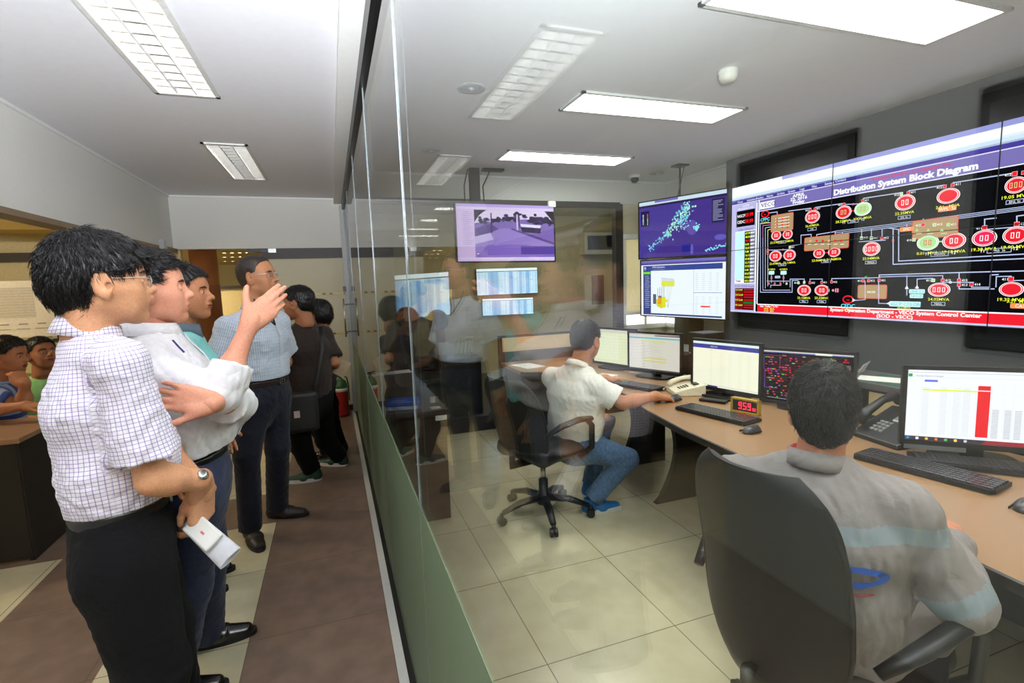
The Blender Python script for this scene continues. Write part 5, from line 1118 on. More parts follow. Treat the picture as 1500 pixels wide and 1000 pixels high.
b = MB(M=Matrix(np.array(rootmat(m5).inverted()))); A_ = V(2.177, 1.373, .79)+V(-.006, -.006, 0); D_ = nrm(V(.347, -.317, 0)); b.raw([A_+V(0, 0, -.02), A_+D_*.2+V(0, 0, -.02), A_+D_*.2+V(0, 0, -.002), A_+V(0, 0, -.002), A_+V(.006, .006, -.02), A_+D_*.2+V(.006, .006, -.02), A_+D_*.2+V(.006, .006, -.002), A_+V(.006, .006, -.002)], [(0, 1, 2, 3), (4, 7, 6, 5), (0, 4, 5, 1), (1, 5, 6, 2), (2, 6, 7, 3), (3, 7, 4, 0)]); b.build('label_strip', M_alu, m5, world=False)
# a computer tower / black cabinet between the second and third monitors
b = MB(); b.box((2.42, 2.86, ZD), (2.6, 3.02, 1.10), bv=.006); sp_ = tag(b.build('speaker_box', M_black), 'black box with a tan panel standing between the second and third monitors', 'speaker')
b = MB(); b.box((2.412, 2.875, .80), (2.4205, 2.975, .93)); b.mt(1).box((2.41, 2.87, .945), (2.4205, 3.0, .955)); b.build('front_panel', [mat('tan_panel', (176, 150, 104), .7), M_alu], sp_)
b = MB(); b.prism([(2.25, 3.6), (2.62, 3.0), (2.9, 3.25), (2.6, 3.75)], 1.10, 1.13); tag(b.build('shelf_top', M_black), 'flat black shelf behind the second and third monitors', 'shelf') if False else None

# ------------------------------------------------------------------ keyboards, mice, telephones, clock
M_key = mat('key_black', (52, 52, 56), .3, spec=.8)
def keyboard(cx, cy, ang, label, w=.45, d=.15):
    o = empty('keyboard', (cx, cy, ZD), ang, label, 'keyboard', 'black keyboards on the long desk'); R_ = None
    b = MB(); b.prism([(-w/2+.01, -d/2), (w/2-.01, -d/2), (w/2, -d/2+.02), (w/2, d/2), (-w/2, d/2), (-w/2, -d/2+.02)], .004, .018); b.box((-w/2+.02, d/2-.02, 0), (w/2-.02, d/2-.005, .006)); b.build('keyboard_body', M_black, o, world=False)
    k = MB(); rows = 6; u = (w-.03)/22.5
    for r in range(rows):
        y = d/2-.018-r*(d-.034)/5.0; x = -w/2+.015; n = 0
        while x < w/2-.02:
            wd = u*(6 if (r == 5 and 3.5*u < x+w/2 < 4.6*u) else 1)
            skip = (15.0*u < x+w/2-.015 < 15.4*u) or (18.5*u < x+w/2-.015 < 18.9*u)
            if not skip: k.box((x+.0012, y-.0075, .016), (x+wd-.0012, y+.0085, .0245+.0008*r if False else .0245), bv=0)
            x += wd if not skip else u*.45
    k.build('keys', M_key, o, world=False); return o
keyboard(1.985, 3.07, math.radians(-70)+PI*0, 'keyboard under the left hand of the white shirted operator')
keyboard(1.955, 2.21, math.radians(-78), 'keyboard in front of the red digit clock')
keyboard(2.085, 1.235, math.radians(-81)+.0, 'nearest keyboard, below the spreadsheet monitor')
keyboard(2.30, 1.18, math.radians(-48), 'second keyboard pushed under the spreadsheet monitor', w=.42, d=.13)
def mouse(x, y, a, label):
    o = empty('computer_mouse', (x, y, ZD), a, label, 'mouse', 'black computer mice on the long desk'); v = Vol((-.07, -.045, -.005), (.07, .045, .05), .003); v.add(Ell((0, 0, .005), (.056, .031, .032))); v.half((0, 0, .001), (0, 0, -1)); a_, f_ = v.mesh()
    M_ = rootmat(o); mesh_obj('mouse_body', a_, f_, mat('mouse_grey', (70, 70, 74), .3, metal=.3), o, world=False, smooth=True); b = MB(); b.tube([(.02, 0, .0335), (.04, 0, .0275)], .004, 8); b.box((-.05, -.0325, .004), (.03, -.0295, .012)); b.box((-.05, .0295, .004), (.03, .0325, .012)); b.build('wheel', M_black, o, world=False)
mouse(1.895, 1.89, .1, 'silver and black mouse beside the keyboard near the clock'); mouse(2.03, .905, .2, 'black mouse at the right edge of the picture'); mouse(1.985, 2.60, .4, 'dark mouse under the hand of the white shirted operator')
# alarm clock
M_gold2 = mat('brass_gold', (196, 160, 40), .35, metal=.4)
A_ = V(2.09, 2.245, ZD); B_ = V(2.14, 2.09, ZD); x = nrm(B_-A_); n = V(x[1], -x[0], 0); n = n if n@(EYE-A_) > 0 else -n; M_ = Matrix([[x[i], n[i], (0, 0, 1)[i], A_[i]] for i in range(3)]+[[0, 0, 0, 1]])
ck = empty('digital_clock', A_, 0, 'gold framed digital clock with red digits reading 9 59', 'clock'); R_ = Matrix(np.array(rootmat(ck).inverted()))@M_
b = MB(R_)
wk, hk = .163, .085
for lo, hi in (((0, -.03, 0), (.012, .0, hk)), ((wk-.012, -.03, 0), (wk, 0, hk)), ((0, -.03, hk-.012), (wk, 0, hk)), ((0, -.03, 0), (wk, 0, .012))): b.box(lo, hi, bv=.003)
b.build('frame', M_gold2, ck, world=False); b = MB(R_); b.box((.01, -.028, .01), (wk-.01, -.006, hk-.01)); b.build('clock_face', M_black, ck, world=False)
cc_ = Canvas(160, 60, 3.0, 'led'); SEG = {'9': 'abcdfg', '5': 'acdfg', '2': 'abged', '8': 'abcdefg'}
def seg(ch, x, y, w, h, t):
    P = dict(a=[(x, y), (x+w, y)], g=[(x, y+h/2), (x+w, y+h/2)], d=[(x, y+h), (x+w, y+h)], f=[(x, y), (x, y+h/2)], b=[(x+w, y), (x+w, y+h/2)], e=[(x, y+h/2), (x, y+h)], c=[(x+w, y+h/2), (x+w, y+h)])
    for s in SEG[ch]: cc_.line(P[s], t, (255, 30, 50), 2)
for i, ch in enumerate('959'): seg(ch, 42+i*30, 12, 16, 34, 5)
for i, ch in enumerate('28'): seg(ch, 132+i*12, 34, 6, 13, 2.5)
cc_.build('digits', (M_@Vector((.012, -.0045, hk-.012))), (M_@Vector((wk-.012, -.0045, hk-.012))), (M_@Vector((.012, -.0045, .012))), ck, .0003)
# cream desk telephone
def phone(x, y, a, label, dark=False):
    o = empty('desk_telephone', (x, y, ZD), a, label, 'telephone'); m_ = mat('phone_black', (30, 30, 33), .4) if dark else mat('phone_cream', (222, 214, 188), .4); s = 1.18 if dark else 1.0
    b = MB(Matrix.Scale(s, 4)); b.prism([(-.1, 0), (.1, 0), (.1, .03), (.02, .05), (-.1, .075)] if not dark else [(-.11, 0), (.1, 0), (.1, .018), (-.09, .11), (-.11, .1)], -.095, .1, ax='y'); ob = b.build('phone_base', m_, o, bevel=.006, world=False)
    h = MB(Matrix.Scale(s, 4)); z = .075 if not dark else .085
    if dark: h.tube([(-.115, -.085, .125), (-.085, -.085, .15), (-.03, -.085, .135), (.04, -.085, .095), (.075, -.085, .055)], [.024, .024, .017, .021, .024], 12, flat=.8)
    else: h.tube([(-.09, -.065, .075), (-.06, -.065, .095), (0, -.065, .092), (.07, -.065, .07), (.095, -.065, .045)], [.024, .022, .016, .02, .024], 12, flat=.8)
    h.build('handset', m_, o, world=False)
    k = MB(Matrix.Scale(s, 4))
    for i in range(4):
        for j in range(3):
            X = .0+i*.017 if not dark else .008+i*.016; zz = (.0555-.25*(X-.0)) if not dark else .099-.484*(X+.065)
            Y = .005+j*.02 if not dark else -.045+j*.019
            k.box((X-.005, Y-.006, zz-.006), (X+.005, Y+.006, zz+.003))
    k.build('keypad', mat('key_grey', (170, 170, 168), .4) if dark else M_black, o, world=False)
    if dark:
        t = math.atan2(.092, -.19); Mf = Matrix.Scale(s, 4)@Matrix.Translation((-.035, .045, .0875))@Matrix.Rotation(math.atan2(.092, .19), 4, 'Y')
        d = MB(Mf); d.box((-.05, -.055, -.004), (.04, .055, .008), bv=.003); so_ = d.build('display_bezel', M_alu, o, world=False); d = MB(Mf); d.box((-.04, -.042, .0075), (.018, .042, .0095)); d.build('display', mat('lcd', (92, 98, 88), .25), so_, world=False)
    else:
        d = MB(); d.box((-.07, .0, .066), (-.035, .06, .0735)); d.build('speaker_slot', M_black, o, world=False)
    c = MB(Matrix.Scale(s, 4)); c.tube([(.09, -.085, .03), (.12, -.1, .012), (.13, -.06, .008), (.1, -.13, .008), (.02, -.14, .006)], .003, 6); c.build('cord', m_, o, world=False)
    return o
phone(2.17, 2.735, math.radians(160), 'cream desk telephone between the second and third monitors'); phone(2.36, 1.53, math.radians(172), 'black office telephone with grey display beside the spreadsheet monitor', True)
b = MB(); r_ = np.random.default_rng(3)
for k in range(5):
    p0 = V(2.42, 2.1-.08*k, ZD+.006); b.tube([p0, p0+V(-.05, -.06, .01), p0+V(-.02, -.14, 0), p0+V(.08, -.2, .02)], .003, 6)
tag(b.build('cable', M_black), 'tangle of black cables on the desk behind the clock', 'cable')
b = MB(Matrix.Translation((2.16, 2.46, ZD))@Matrix.Rotation(.5, 4, 'Z')); b.box((-.03, -.08, 0), (.03, .08, .018), bv=.005); tag(b.build('stapler', M_black), 'small black stapler in front of the cream page monitor', 'stapler')
b = MB(Matrix.Translation((2.02, 3.5, ZD))@Matrix.Rotation(.5, 4, 'Z')); b.box((-.05, -.07, 0), (.05, .07, .012)); tag(b.build('note_pad', mat('paper_white', (235, 234, 228))), 'white note pad with keys below the pale green monitor', 'note pad')

# ------------------------------------------------------------------ dark counter along the partition
M_cnt = mat('counter_brown', (66, 50, 42), .25, scale=12, var=.15); M_cntd = mat('counter_black', (20, 19, 18), .5)
ct = empty('counter_desk', (.42, 3.9, 0), 0, 'dark brown desk along the inside of the glass partition', 'desk')
b = MB(); b.box((.225, 3.06, .70), (.64, 4.82, .73), bv=.004); b.build('desk_top', M_cnt, ct)
b = MB(); b.box((.235, 3.10, 0), (.63, 3.13, .70)); b.build('end_panel', mat('counter_panel', (64, 50, 40), .4), ct); b = MB(); b.box((.235, 4.76, 0), (.63, 4.79, .70)); b.box((.24, 3.13, .45), (.26, 4.76, .70)); b.build('end_panel', M_cntd, ct)
b = MB(); b.box((.555, 3.054, .664), (.625, 3.0605, .694)); b.box((.225, 3.058, .655), (.64, 3.062, .70)) if False else None; b.build('asset_label', M_white, ct)
b = MB(Matrix.Translation((.385, 3.27, .73))@Matrix.Rotation(-.2, 4, 'Z')); b.box((-.1, -.12, .002), (.1, .12, .026)); b.mt(1).box((-.103, -.123, .026), (.103, .123, .03)).box((-.103, -.123, 0), (.103, .123, .003)).box((-.103, -.123, 0), (-.1, .123, .03)); b.mt(0).box((-.08, -.03, .0302), (.06, -.02, .0306)); b.box((-.08, .02, .0302), (.02, .028, .0306))
tag(b.build('book', [M_white, mat('book_blue', (24, 70, 170), .4)]), 'thick blue book on the dark desk inside the partition', 'book')
b = MB(Matrix.Translation((.57, 3.12, .7302))); b.box((-.03, -.03, 0), (.03, .03, .002)); tag(b.build('paper_note', mat('note_pink', (190, 176, 168), .7)), 'small pale note at the corner of the dark inner desk', 'paper')
b = MB(Matrix.Translation((.47, 4.55, .7302))@Matrix.Rotation(.1, 4, 'Z')); b.box((-.2, -.03, 0), (.17, .12, .004)); tag(b.build('paper_sheet', mat('paper_white', (235, 234, 228))), 'paper at the far end of the dark inner desk', 'paper')

# desks in the left room
ld = empty('meeting_desk', (-2.1, 4.1, 0), 0, 'black desk with brown top at the left where two men sit', 'desk')
dk = [(-1.62, 3.60), (-1.78, 4.06), (-3.2, 4.06), (-3.2, 3.60)]
b = MB(); b.box((-3.2, 3.52, .70), (-1.70, 4.12, .73), bv=.004); b.build('desk_top', mat('desk_brown', (146, 110, 80), .4, scale=12), ld)
b = MB(); b.box((-3.18, 3.545, .02), (-1.73, 3.565, .70)); b.box((-1.745, 3.55, 0), (-1.72, 4.1, .70)); b.build('front_panel', M_cntd, ld)
b = MB(); b.box((-1.9, 3.538, .64), (-1.815, 3.5455, .675)); b.build('asset_label', M_white, ld)
p0, p1, p2 = at(-60, 418, 5.6), at(75, 410, 5.6), at(75, 492, 5.6)
wb = empty('notice_board', (p1[0]-.6, 5.6, p2[2]), 0, 'white notice sheet board with faint ruled lines behind the seated men', 'board')
cc_ = Canvas(1000, 600, 1, 'x'); b = MB(); b.box((p0[0]-.25, 5.61, 0), (p0[0]-.21, 5.63, p2[2])); b.box((p1[0]-.1, 5.61, 0), (p1[0]-.06, 5.63, p2[2])); b.build('leg', M_alu, wb)
b = MB(); b.box((p0[0]-.3, 5.6, p2[2]), (p1[0]-.0, 5.63, p1[2])); b.build('sheet', mat('sheet_white', (226, 214, 196), .6), wb)
b = MB(); r_ = np.random.default_rng(2); zt = p1[2]-.06
for i in range(22): b.mt(i % 2).box((p0[0]-.25, 5.597, zt-.012*i-.004), (p1[0]-.14, 5.6, zt-.012*i-.001))
for i in range(8): b.mt(0).box((p0[0]+.1+i*.13, 5.597, zt-.32), (p0[0]+.16+i*.13, 5.6, zt-.31)); b.box((p0[0]+.08+i*.13, 5.597, zt-.36), (p0[0]+.17+i*.13, 5.6, zt-.355))
b.build('ruled_lines', [mat('line_grey', (150, 148, 140), .8), mat('line_tan', (200, 180, 146), .8)], wb)
pa, pb = at(76, 436, 5.3), at(92, 530, 5.3); b = MB(); b.box((pa[0], 5.3, pb[2]-.5), (pa[0]+.17, 5.36, pa[2])); b.box((pa[0]-.1, 5.2, 0), (pa[0]+.3, 5.45, .03)); b.box((pa[0]+.06, 5.3, 0), (pa[0]+.11, 5.35, .6)); tag(b.build('display_stand', M_black), 'tall black stand beside the white notice board', 'stand')

# ------------------------------------------------------------------ office chairs
M_leather = mat('black_leather', (17, 17, 18), .38, bump=.25, scale=90, var=.15, spec=.5)
def office_chair(x, y, yaw, label, backh=.62, seat_z=.45, back_w=.50, recl=.14, zb=.40, backoff=-.25):
    o = empty('office_chair', (x, y, 0), yaw, label, 'chair', 'black office chairs at the long desk'); I = Matrix.Identity(4)
    b = MB()
    for k in range(5):
        a = 2*PI*k/5+.35; ca, sa = math.cos(a), math.sin(a); leg = MB(); leg.tube([(.03*ca, .03*sa, .12), (.16*ca, .16*sa, .115), (.29*ca, .29*sa, .075)], [.03, .026, .019], 10, flat=.8); lg = leg.build('leg', M_black, o, world=False)
        w = MB()
        for s in (-.014, .014): w.raw(*[[(.3*ca-sa*s+math.cos(t)*.027*(-sa)*0+ca*.027*math.cos(t)-sa*e, .3*sa+ca*s+sa*.027*math.cos(t)+ca*e, .027+.027*math.sin(t)) for e in (-.009, .009) for t in np.linspace(0, 2*PI, 14, endpoint=False)], [tuple(range(13, -1, -1)), tuple(range(14, 28))]+[(i, (i+1) % 14, 14+(i+1) % 14, 14+i) for i in range(14)]])
        w.tube([(.3*ca, .3*sa, .03), (.3*ca, .3*sa, .075)], .012, 8); w.build('caster', M_black, lg, world=False)
    b = MB(); b.lathe([(.0, .07), (.045, .08), (.045, .14), (.03, .15), (.03, .24)], n=20); b.build('hub', M_black, o, world=False)
    b = MB(); b.lathe([(.017, .2), (.017, seat_z-.09), (0, seat_z-.09)], n=16); b.build('gas_column', M_steel, o, world=False)
    b = MB(); b.box((-.12, -.1, seat_z-.1), (.14, .1, seat_z-.06), bv=.01); b.tube([(-.1, 0, seat_z-.08), (backoff-.06, 0, seat_z-.07), (backoff-.05, 0, seat_z+.02)], .018, 8, flat=1.6); b.build('seat_mechanism', M_black, o, world=False)
    v = Vol((-.32, -.32, seat_z-.09), (.34, .32, seat_z+.07), .01); v.add(Ell((.02, 0, seat_z), (.27, .27, .05)), .01); v.add([Cone((-.16, -.16, seat_z-.01), (-.16, .16, seat_z-.01), .045, .045), Cone((.2, -.17, seat_z-.02), (.2, .17, seat_z-.02), .04, .04), Cone((-.16, -.17, seat_z-.01), (.2, -.17, seat_z-.01), .045, .045), Cone((-.16, .17, seat_z-.01), (.2, .17, seat_z-.01), .045, .045)], .05)
    a_, f_ = v.mesh(); mesh_obj('seat', a_, f_, M_leather, o, world=False, smooth=True)
    # curved backrest shell with a padded front
    def bk(th, grow, nm, m_, off=0):
        vs = []; fs = []; NU, NV = 18, 22
        for side in (0, 1):
            for j in range(NV+1):
                t = j/NV; z = zb+backh*t; zz = (t-.5)*2
                wv = (back_w/2+grow)*(1-max(0, zz)**5*.40-max(0, -zz)**4*.34)
                for i in range(NU+1):
                    u = -1+2*i/NU; xx = backoff-recl*t+.05*u*u+.03*math.sin(PI*t)*1.0-.012
                    xx += (off+(th if side else 0))*(1-.65*abs(u)**6)*(1-.5*abs(zz)**8)
                    vs.append((xx, u*wv, z+grow*zz*1.0))
        n = (NU+1)*(NV+1)
        for j in range(NV):
            for i in range(NU):
                a = j*(NU+1)+i; fs.append((a, a+NU+1, a+NU+2, a+1)); fs.append((n+a, n+a+1, n+a+NU+2, n+a+NU+1))
        for i in range(NU): fs.append((i, i+1, n+i+1, n+i)); a = NV*(NU+1)+i; fs.append((a, n+a, n+a+1, a+1))
        for j in range(NV): a = j*(NU+1); fs.append((a, n+a, n+a+NU+1, a+NU+1)); a += NU; fs.append((a, a+NU+1, n+a+NU+1, n+a))
        ob = mesh_obj(nm, vs, fs, m_, o, world=False, smooth=True); md = ob.modifiers.new('b', 'BEVEL'); md.width = .012; md.segments = 3; md.limit_method = 'ANGLE'; md.angle_limit = .9; return ob
    bo = bk(.035, 0, 'backrest', M_leather); bk(.016, .006, 'back_shell', mat('chair_back_panel', (22, 22, 23), .55, bump=.15, scale=240, var=.08), -.018)
    rim = MB(); pts = []
    for t in np.linspace(0, 2*PI, 49):
        zz = math.sin(t); u = math.cos(t); 
        sz = math.copysign(abs(zz)**.5, zz); tt = (sz+1)/2; wv = back_w/2*(1-max(0, sz)**5*.40-max(0, -sz)**4*.34); su = math.copysign(abs(u)**.5, u)
        pts.append((backoff-recl*tt+.05*su*su+.03*math.sin(PI*tt)-.014, su*wv*1.012, zb+backh*tt))
    rim.tube(pts, .008, 8, cap=False); rim.build('piping', M_black, bo, world=False)
    g = MB(); g.box((backoff-recl*.18-.032, back_w/2*.80, zb+.13), (backoff-recl*.18-.0, back_w/2*.80+.012, zb+.18)); 
    for s in (1, -1):
        a = MB(); a.tube([(.1, s*.23, seat_z-.05), (.13, s*.3, seat_z+.02), (.12, s*.31, seat_z+.16), (.08, s*.305, seat_z+.2)], [.016, .018, .018, .016], 10); a.tube([(.12, s*.305, seat_z+.20), (0, s*.31, seat_z+.215), (-.14, s*.3, seat_z+.2), (-.23, s*.26, seat_z+.15)], [.022, .026, .024, .016], 10, flat=.7); a.build('armrest', M_black, o, world=False)
    return o, bo
# ------------------------------------------------------------------ the people
fv = lambda a: V(math.cos(a), math.sin(a), 0)
lv = lambda a: V(-math.sin(a), math.cos(a), 0)
SH_OX = (mat('shoe_polished', (20, 18, 18), .18, spec=.7), mat('shoe_sole_black', (14, 13, 13), .6))
SH_DK = (mat('shoe_dark_brown', (38, 30, 26), .5), mat('shoe_sole_black', (14, 13, 13)))
SH_GR = (mat('shoe_green', (20, 60, 48), .5), mat('shoe_sole_white', (214, 214, 210), .5))
SH_BL = (mat('shoe_blue', (30, 100, 160), .5), mat('shoe_sole_white', (214, 214, 210)))
C_check = cloth_mat('checked_shirt', (240, 238, 244), [(0, .0105, .2, (190, 174, 208)), (1, .0105, .2, (190, 174, 208))], bump=.45)
C_checkc = C_check
C_white = cloth_mat('white_shirt', (242, 242, 246), bump=.5)
C_stripe = cloth_mat('pale_blue_shirt', (204, 212, 224), [(0, .009, .3, (205, 216, 232)), (1, .02, .12, (230, 234, 240))], bump=.45)
C_teal = cloth_mat('teal_polo', (140, 214, 214), bump=.4)
C_brown = cloth_mat('brown_tee', (40, 30, 26), bump=.5)
C_polo = cloth_mat('white_polo', (232, 230, 220), bump=.35, wr=9)
C_grey = cloth_mat('grey_coverall', (138, 129, 126), bump=.6, wr=12)
C_stripes2 = cloth_mat('striped_polo', (150, 166, 200), [(1, .07, .5, (90, 110, 160))], bump=.3)
C_green = cloth_mat('green_tee', (140, 190, 120), bump=.3)
C_plum = cloth_mat('plum_top', (46, 30, 38), bump=.3); C_blouse = cloth_mat('pale_blouse', (196, 196, 194), bump=.4)
T_black = cloth_mat('black_trousers', (6, 6, 7), bump=.45, rough=1.0, sheen=0); T_navy = cloth_mat('navy_trousers', (36, 44, 68), bump=.4)
T_jeans = cloth_mat('dark_jeans', (17, 20, 34), bump=.5); T_blue = cloth_mat('blue_jeans', (78, 104, 136), bump=.6, var=.25)
B_black = mat('belt_black', (16, 15, 15), .35); B_brown = mat('belt_brown', (42, 28, 24), .4)
def legs_std(pel, a, ft, spread=.095, kn=None, seat=False, hem=.055):
    """ft: {side: (x, y, toe angle)}"""
    o = {}
    for k, s in (('L', 1), ('R', -1)):
        hip = pel+lv(a)*s*spread-V(0, 0, .06); x, y, ta = ft[k]; an = V(x, y, hem); kk = kn[k] if kn else (hip*.5+an*.5)+fv(a)*.03+V(0, 0, .02); o[k] = (hip, kk, an, fv(ta))
    return o

# A: checked shirt, nearest, glasses
a = .30; nk = at(134, 492, 1.73); hc = at(150, 414, 1.735); pel = V(-.615, 1.70, .825)
A = dict(base=(-.62, 1.70, 0), label='man in a checked white shirt and glasses nearest the camera, hands clasped around papers', face=a, pelvis=pel, neck=nk-V(0, 0, .0), head=hc, look=fv(.40), headup=(0, 0, 1), hs=(1.02, 1.02, 1.0),
    skin=('warm', (205, 150, 112)), full=.55, hair='mop', strands=9000, slen=.042, sweep=(.0, 0, -.9), slift=.002, jit=.1, coltilt=.22, res=.006, hres=.0026, sw=.155, bulk=.91, ratio=1.22, belly=.02, loose=.018, flare=1.1, neckk=1.02, collark=.97,
    shR=at(176, 533, 1.56), shL=nk+lv(a)*.17-V(0, 0, .085), elR=at(224, 702, 1.56), wrR=at(290, 703, 1.64), handR=('grip', nrm(at(300, 738, 1.70)-at(290, 703, 1.64))+V(0, .3, -.2), V(.6, -.8, .2)), elL=V(-.60, 1.93, 1.06), wrL=at(297, 716, 1.70),
    handL=('hold', V(-.10, -.04, -1), V(.8, -.6, .05)), sleeve=.80, shirt=C_check, trousers=T_black, beltmat=B_black, belt=.085, hem=.085, wrinkle=.006, seed=2, shoes=SH_OX, legk=1.22, hemr=.075, mouth=.003,
    legs=legs_std(pel, a, {'L': (-.60, 1.84, .35), 'R': (-.585, 1.60, .2)}, .1))
person(A); glasses(A)
w = MB(frame(at(286, 703, 1.637), nrm(at(290, 703, 1.64)-at(224, 702, 1.56)), z=(0, -1, .3))); w.lathe([(.029, -.009), (.0325, -.009), (.0325, .009), (.029, .009)], n=28, ax='x'); wo = wear(A['root'], w, 'wristwatch', B_black)
w = MB(frame(at(286, 703, 1.637), nrm(at(290, 703, 1.64)-at(224, 702, 1.56)), z=(.5, -.6, .6))); w.lathe([(.0, .03), (.016, .03), (.0165, .036), (.014, .039), (0, .039)], n=24); wear(A['root'], w, 'watch_case', M_steel, wo)
# things A holds
p0, p1 = at(284, 768, 1.71), at(338, 818, 1.63); M_ = frame(p0, p1-p0, z=(.2, -1, .3)); Lr = float(np.linalg.norm(p1-p0)); b = MB(M_); n = 36; vs = []
for i in range(n+1):
    t = 2*PI*(i/n)*1.12; rr = 1-.06*i/n; y, z = .037*rr*math.cos(t), .02*rr*math.sin(t); vs += [(-.02, y*.8, z*.5), (Lr, y, z), (-.02, y*.8, z*.5+.0008), (Lr, y, z+.0008)]
b.raw(vs, [f for i in range(n) for f in ((4*i, 4*i+1, 4*i+5, 4*i+4), (4*i+2, 4*i+6, 4*i+7, 4*i+3), (4*i+1, 4*i+3, 4*i+7, 4*i+5))], True)
tag(b.build('rolled_papers', mat('paper_white2', (226, 226, 236), .7)), 'roll of white papers in the hand of the man in the checked shirt', 'paper')
M2 = frame(at(298, 780, 1.66), p1-p0, z=(.25, -1, .25)); b = MB(M2); b.box((-.052, -.03, -.004), (.052, .03, .012), bv=.006); b.mt(1).box((-.004, -.004, .0121), (.01, .002, .0123)); tag(b.build('power_bank', [M_white, mat('tiny_red', (190, 70, 80), .5)]), 'white rounded power bank held against the rolled papers', 'power bank')

# B: white shirt, pointing
a = .22; nk = at(222, 488, 2.06); hc = at(222, 425, 2.06); pel = at(276, 690, 2.08)
B = dict(base=(-.50, 2.1, 0), label='man in a white rolled-sleeve shirt raising one open hand toward the screens', face=a, pelvis=pel, neck=nk, head=hc, look=V(*(fv(.22)*1.0)[:2], .02), hs=(1.0, 1.02, 1.0), skin=('rosy', (214, 150, 122)), full=.5, hair='quiff', strands=6000, slen=.036, sweep=(.8, 0, .1), slift=.002, jit=.12, coltilt=.2,
    res=.006, hres=.0026, handres=.0028, sw=.175, bulk=1.06, ratio=1.2, belly=.035, loose=.02, shR=at(208, 530, 1.93), elR=at(322, 578, 1.88), wrR=at(366, 474, 1.95), handR=('open', V(.62, .42, .62), V(.25, -.9, .32)),
    elL=at(348, 592, 2.08), wrL=at(312, 590, 1.80), handL=('splay', V(-.95, -.12, .3), V(.1, .95, -.2)), sleeve={'R': 1.42, 'L': 1.5}, shirt=C_white, trousers=T_navy, beltmat=B_black, belt=.07, hem=.08, wrinkle=.006, seed=5, shoes=SH_OX, mouth=.003, neckk=1.08, collark=1.08, placket=True, placketmat=mat('white_plain', (240, 240, 244), .8),
    legs=legs_std(pel, a, {'L': (-.62, 2.35, .05), 'R': (-.68, 2.06, -.02)}, .1), legk=1.12, hemr=.07)
person(B)
w = MB(frame(at(308, 589, 1.80), V(-.95, -.12, .1), z=(0, -1, 0))); w.lathe([(.025, -.004), (.0285, -.003), (.0285, .003), (.025, .004)], n=28, ax='x'); wear(B['root'], w, 'wristband', mat('blue_band', (40, 50, 150), .4)); w = MB(frame(at(307, 588, 1.84), V(-.95, -.12, .1), z=(0, -1, 0))); w.lathe([(.026, -.003), (.0295, -.002), (.0295, .002), (.026, .003)], n=28, ax='x'); wear(B['root'], w, 'wristband', mat('red_band', (150, 40, 40), .4))
def lanyard(S, pts, m, wd=.008, name='lanyard'):
    b = MB(); b.tube(pts, wd*.6, 6, flat=.4); return wear(S['root'], b, name, m)
lanyard(B, [at(253, 498, 1.93), at(262, 508, 1.925), at(270, 516, 1.925)], mat('lanyard_blue', (40, 34, 110), .5), .009)

# C: teal polo
a = .15; nk = at(268, 484, 2.75); hc = at(272, 430, 2.75); pel = at(288, 650, 2.8)
Cc = dict(base=(-.64, 2.8, 0), label='man in a teal polo half hidden behind the pointing man', face=a, pelvis=pel, neck=nk, head=hc, look=fv(-.15), skin=('brown', (176, 118, 84)), hair='short', strands=2500, slen=.022, res=.008, hres=.0032, elL=nk+lv(a)*.26-V(0, 0, .3), wrL=nk+lv(a)*.2-V(0, 0, .5)+fv(a)*.1, handL=('relax', V(.2, 0, -1), lv(a)),
    elR=nk-lv(a)*.2-V(-.02, 0, .33), wrR=nk-lv(a)*.2-V(-.03, 0, .58), handR=('relax', V(.1, .1, -1), -lv(a)), shirt=C_teal, trousers=T_black, hem=-.02, seed=7, shoes=SH_OX, collarmat=cloth_mat('grey_collar', (96, 110, 122)), legs=legs_std(pel, a, {'L': (-.80, 2.95, .1), 'R': (-.80, 2.75, .1)}), wrinkle=.004)
person(Cc)

# D: pale blue striped shirt, lanyard, jeans
a = -.55; nk = at(376, 455, 3.42); hc = at(377, 406, 3.4); pel = at(386, 573, 3.42)
D = dict(base=(-.46, 3.42, 0), label='man in a pale blue short-sleeved shirt, black lanyard and dark jeans', face=a, pelvis=pel, neck=nk, head=hc, look=V(*fv(-.3)[:2], .06), skin=('tan', (172, 118, 84)), hair='buzz', hairmat='hair_buzz', hairrgb=(46, 38, 34), res=.007, hres=.003, sw=.19, bulk=1.02, loose=.024, flare=1.2, nose=.004,
    shR=at(334, 480, 3.30), shL=at(408, 472, 3.48), elR=at(314, 545, 3.24), wrR=at(300, 605, 3.1), handR=('grip', V(.2, -.2, -.6), V(-.4, -.6, .4)), elL=at(418, 530, 3.60), wrL=at(400, 560, 3.75), handL=('relax', V(-.8, .2, -.4), V(0, 1, 0)), sleeve=.72, shirt=C_stripe, trousers=T_jeans, beltmat=B_brown, belt=.08, hem=.09, wrinkle=.005, seed=9, coltilt=.3, shoes=SH_DK, placket=True, placketmat=mat('pale_blue_plain', (198, 208, 222), .8), waistk=.95,
    legs={'L': (pel+lv(a)*.09-V(0, 0, .06), at(407, 655, 3.46), V(-.44, 3.58, .07), V(.95, -.3, 0)), 'R': (pel-lv(a)*.09-V(0, 0, .06), at(362, 665, 3.28), V(-.56, 3.30, .07), V(.35, -.95, 0))}, hemr=.065)
person(D); glasses(D)
lanyard(D, [at(372, 438, 3.28), at(380, 452, 3.25), at(391, 464, 3.235), at(403, 476, 3.235)], M_black, .01); lanyard(D, [at(403, 476, 3.235), at(399, 462, 3.26), at(398, 448, 3.3)], M_black, .01)
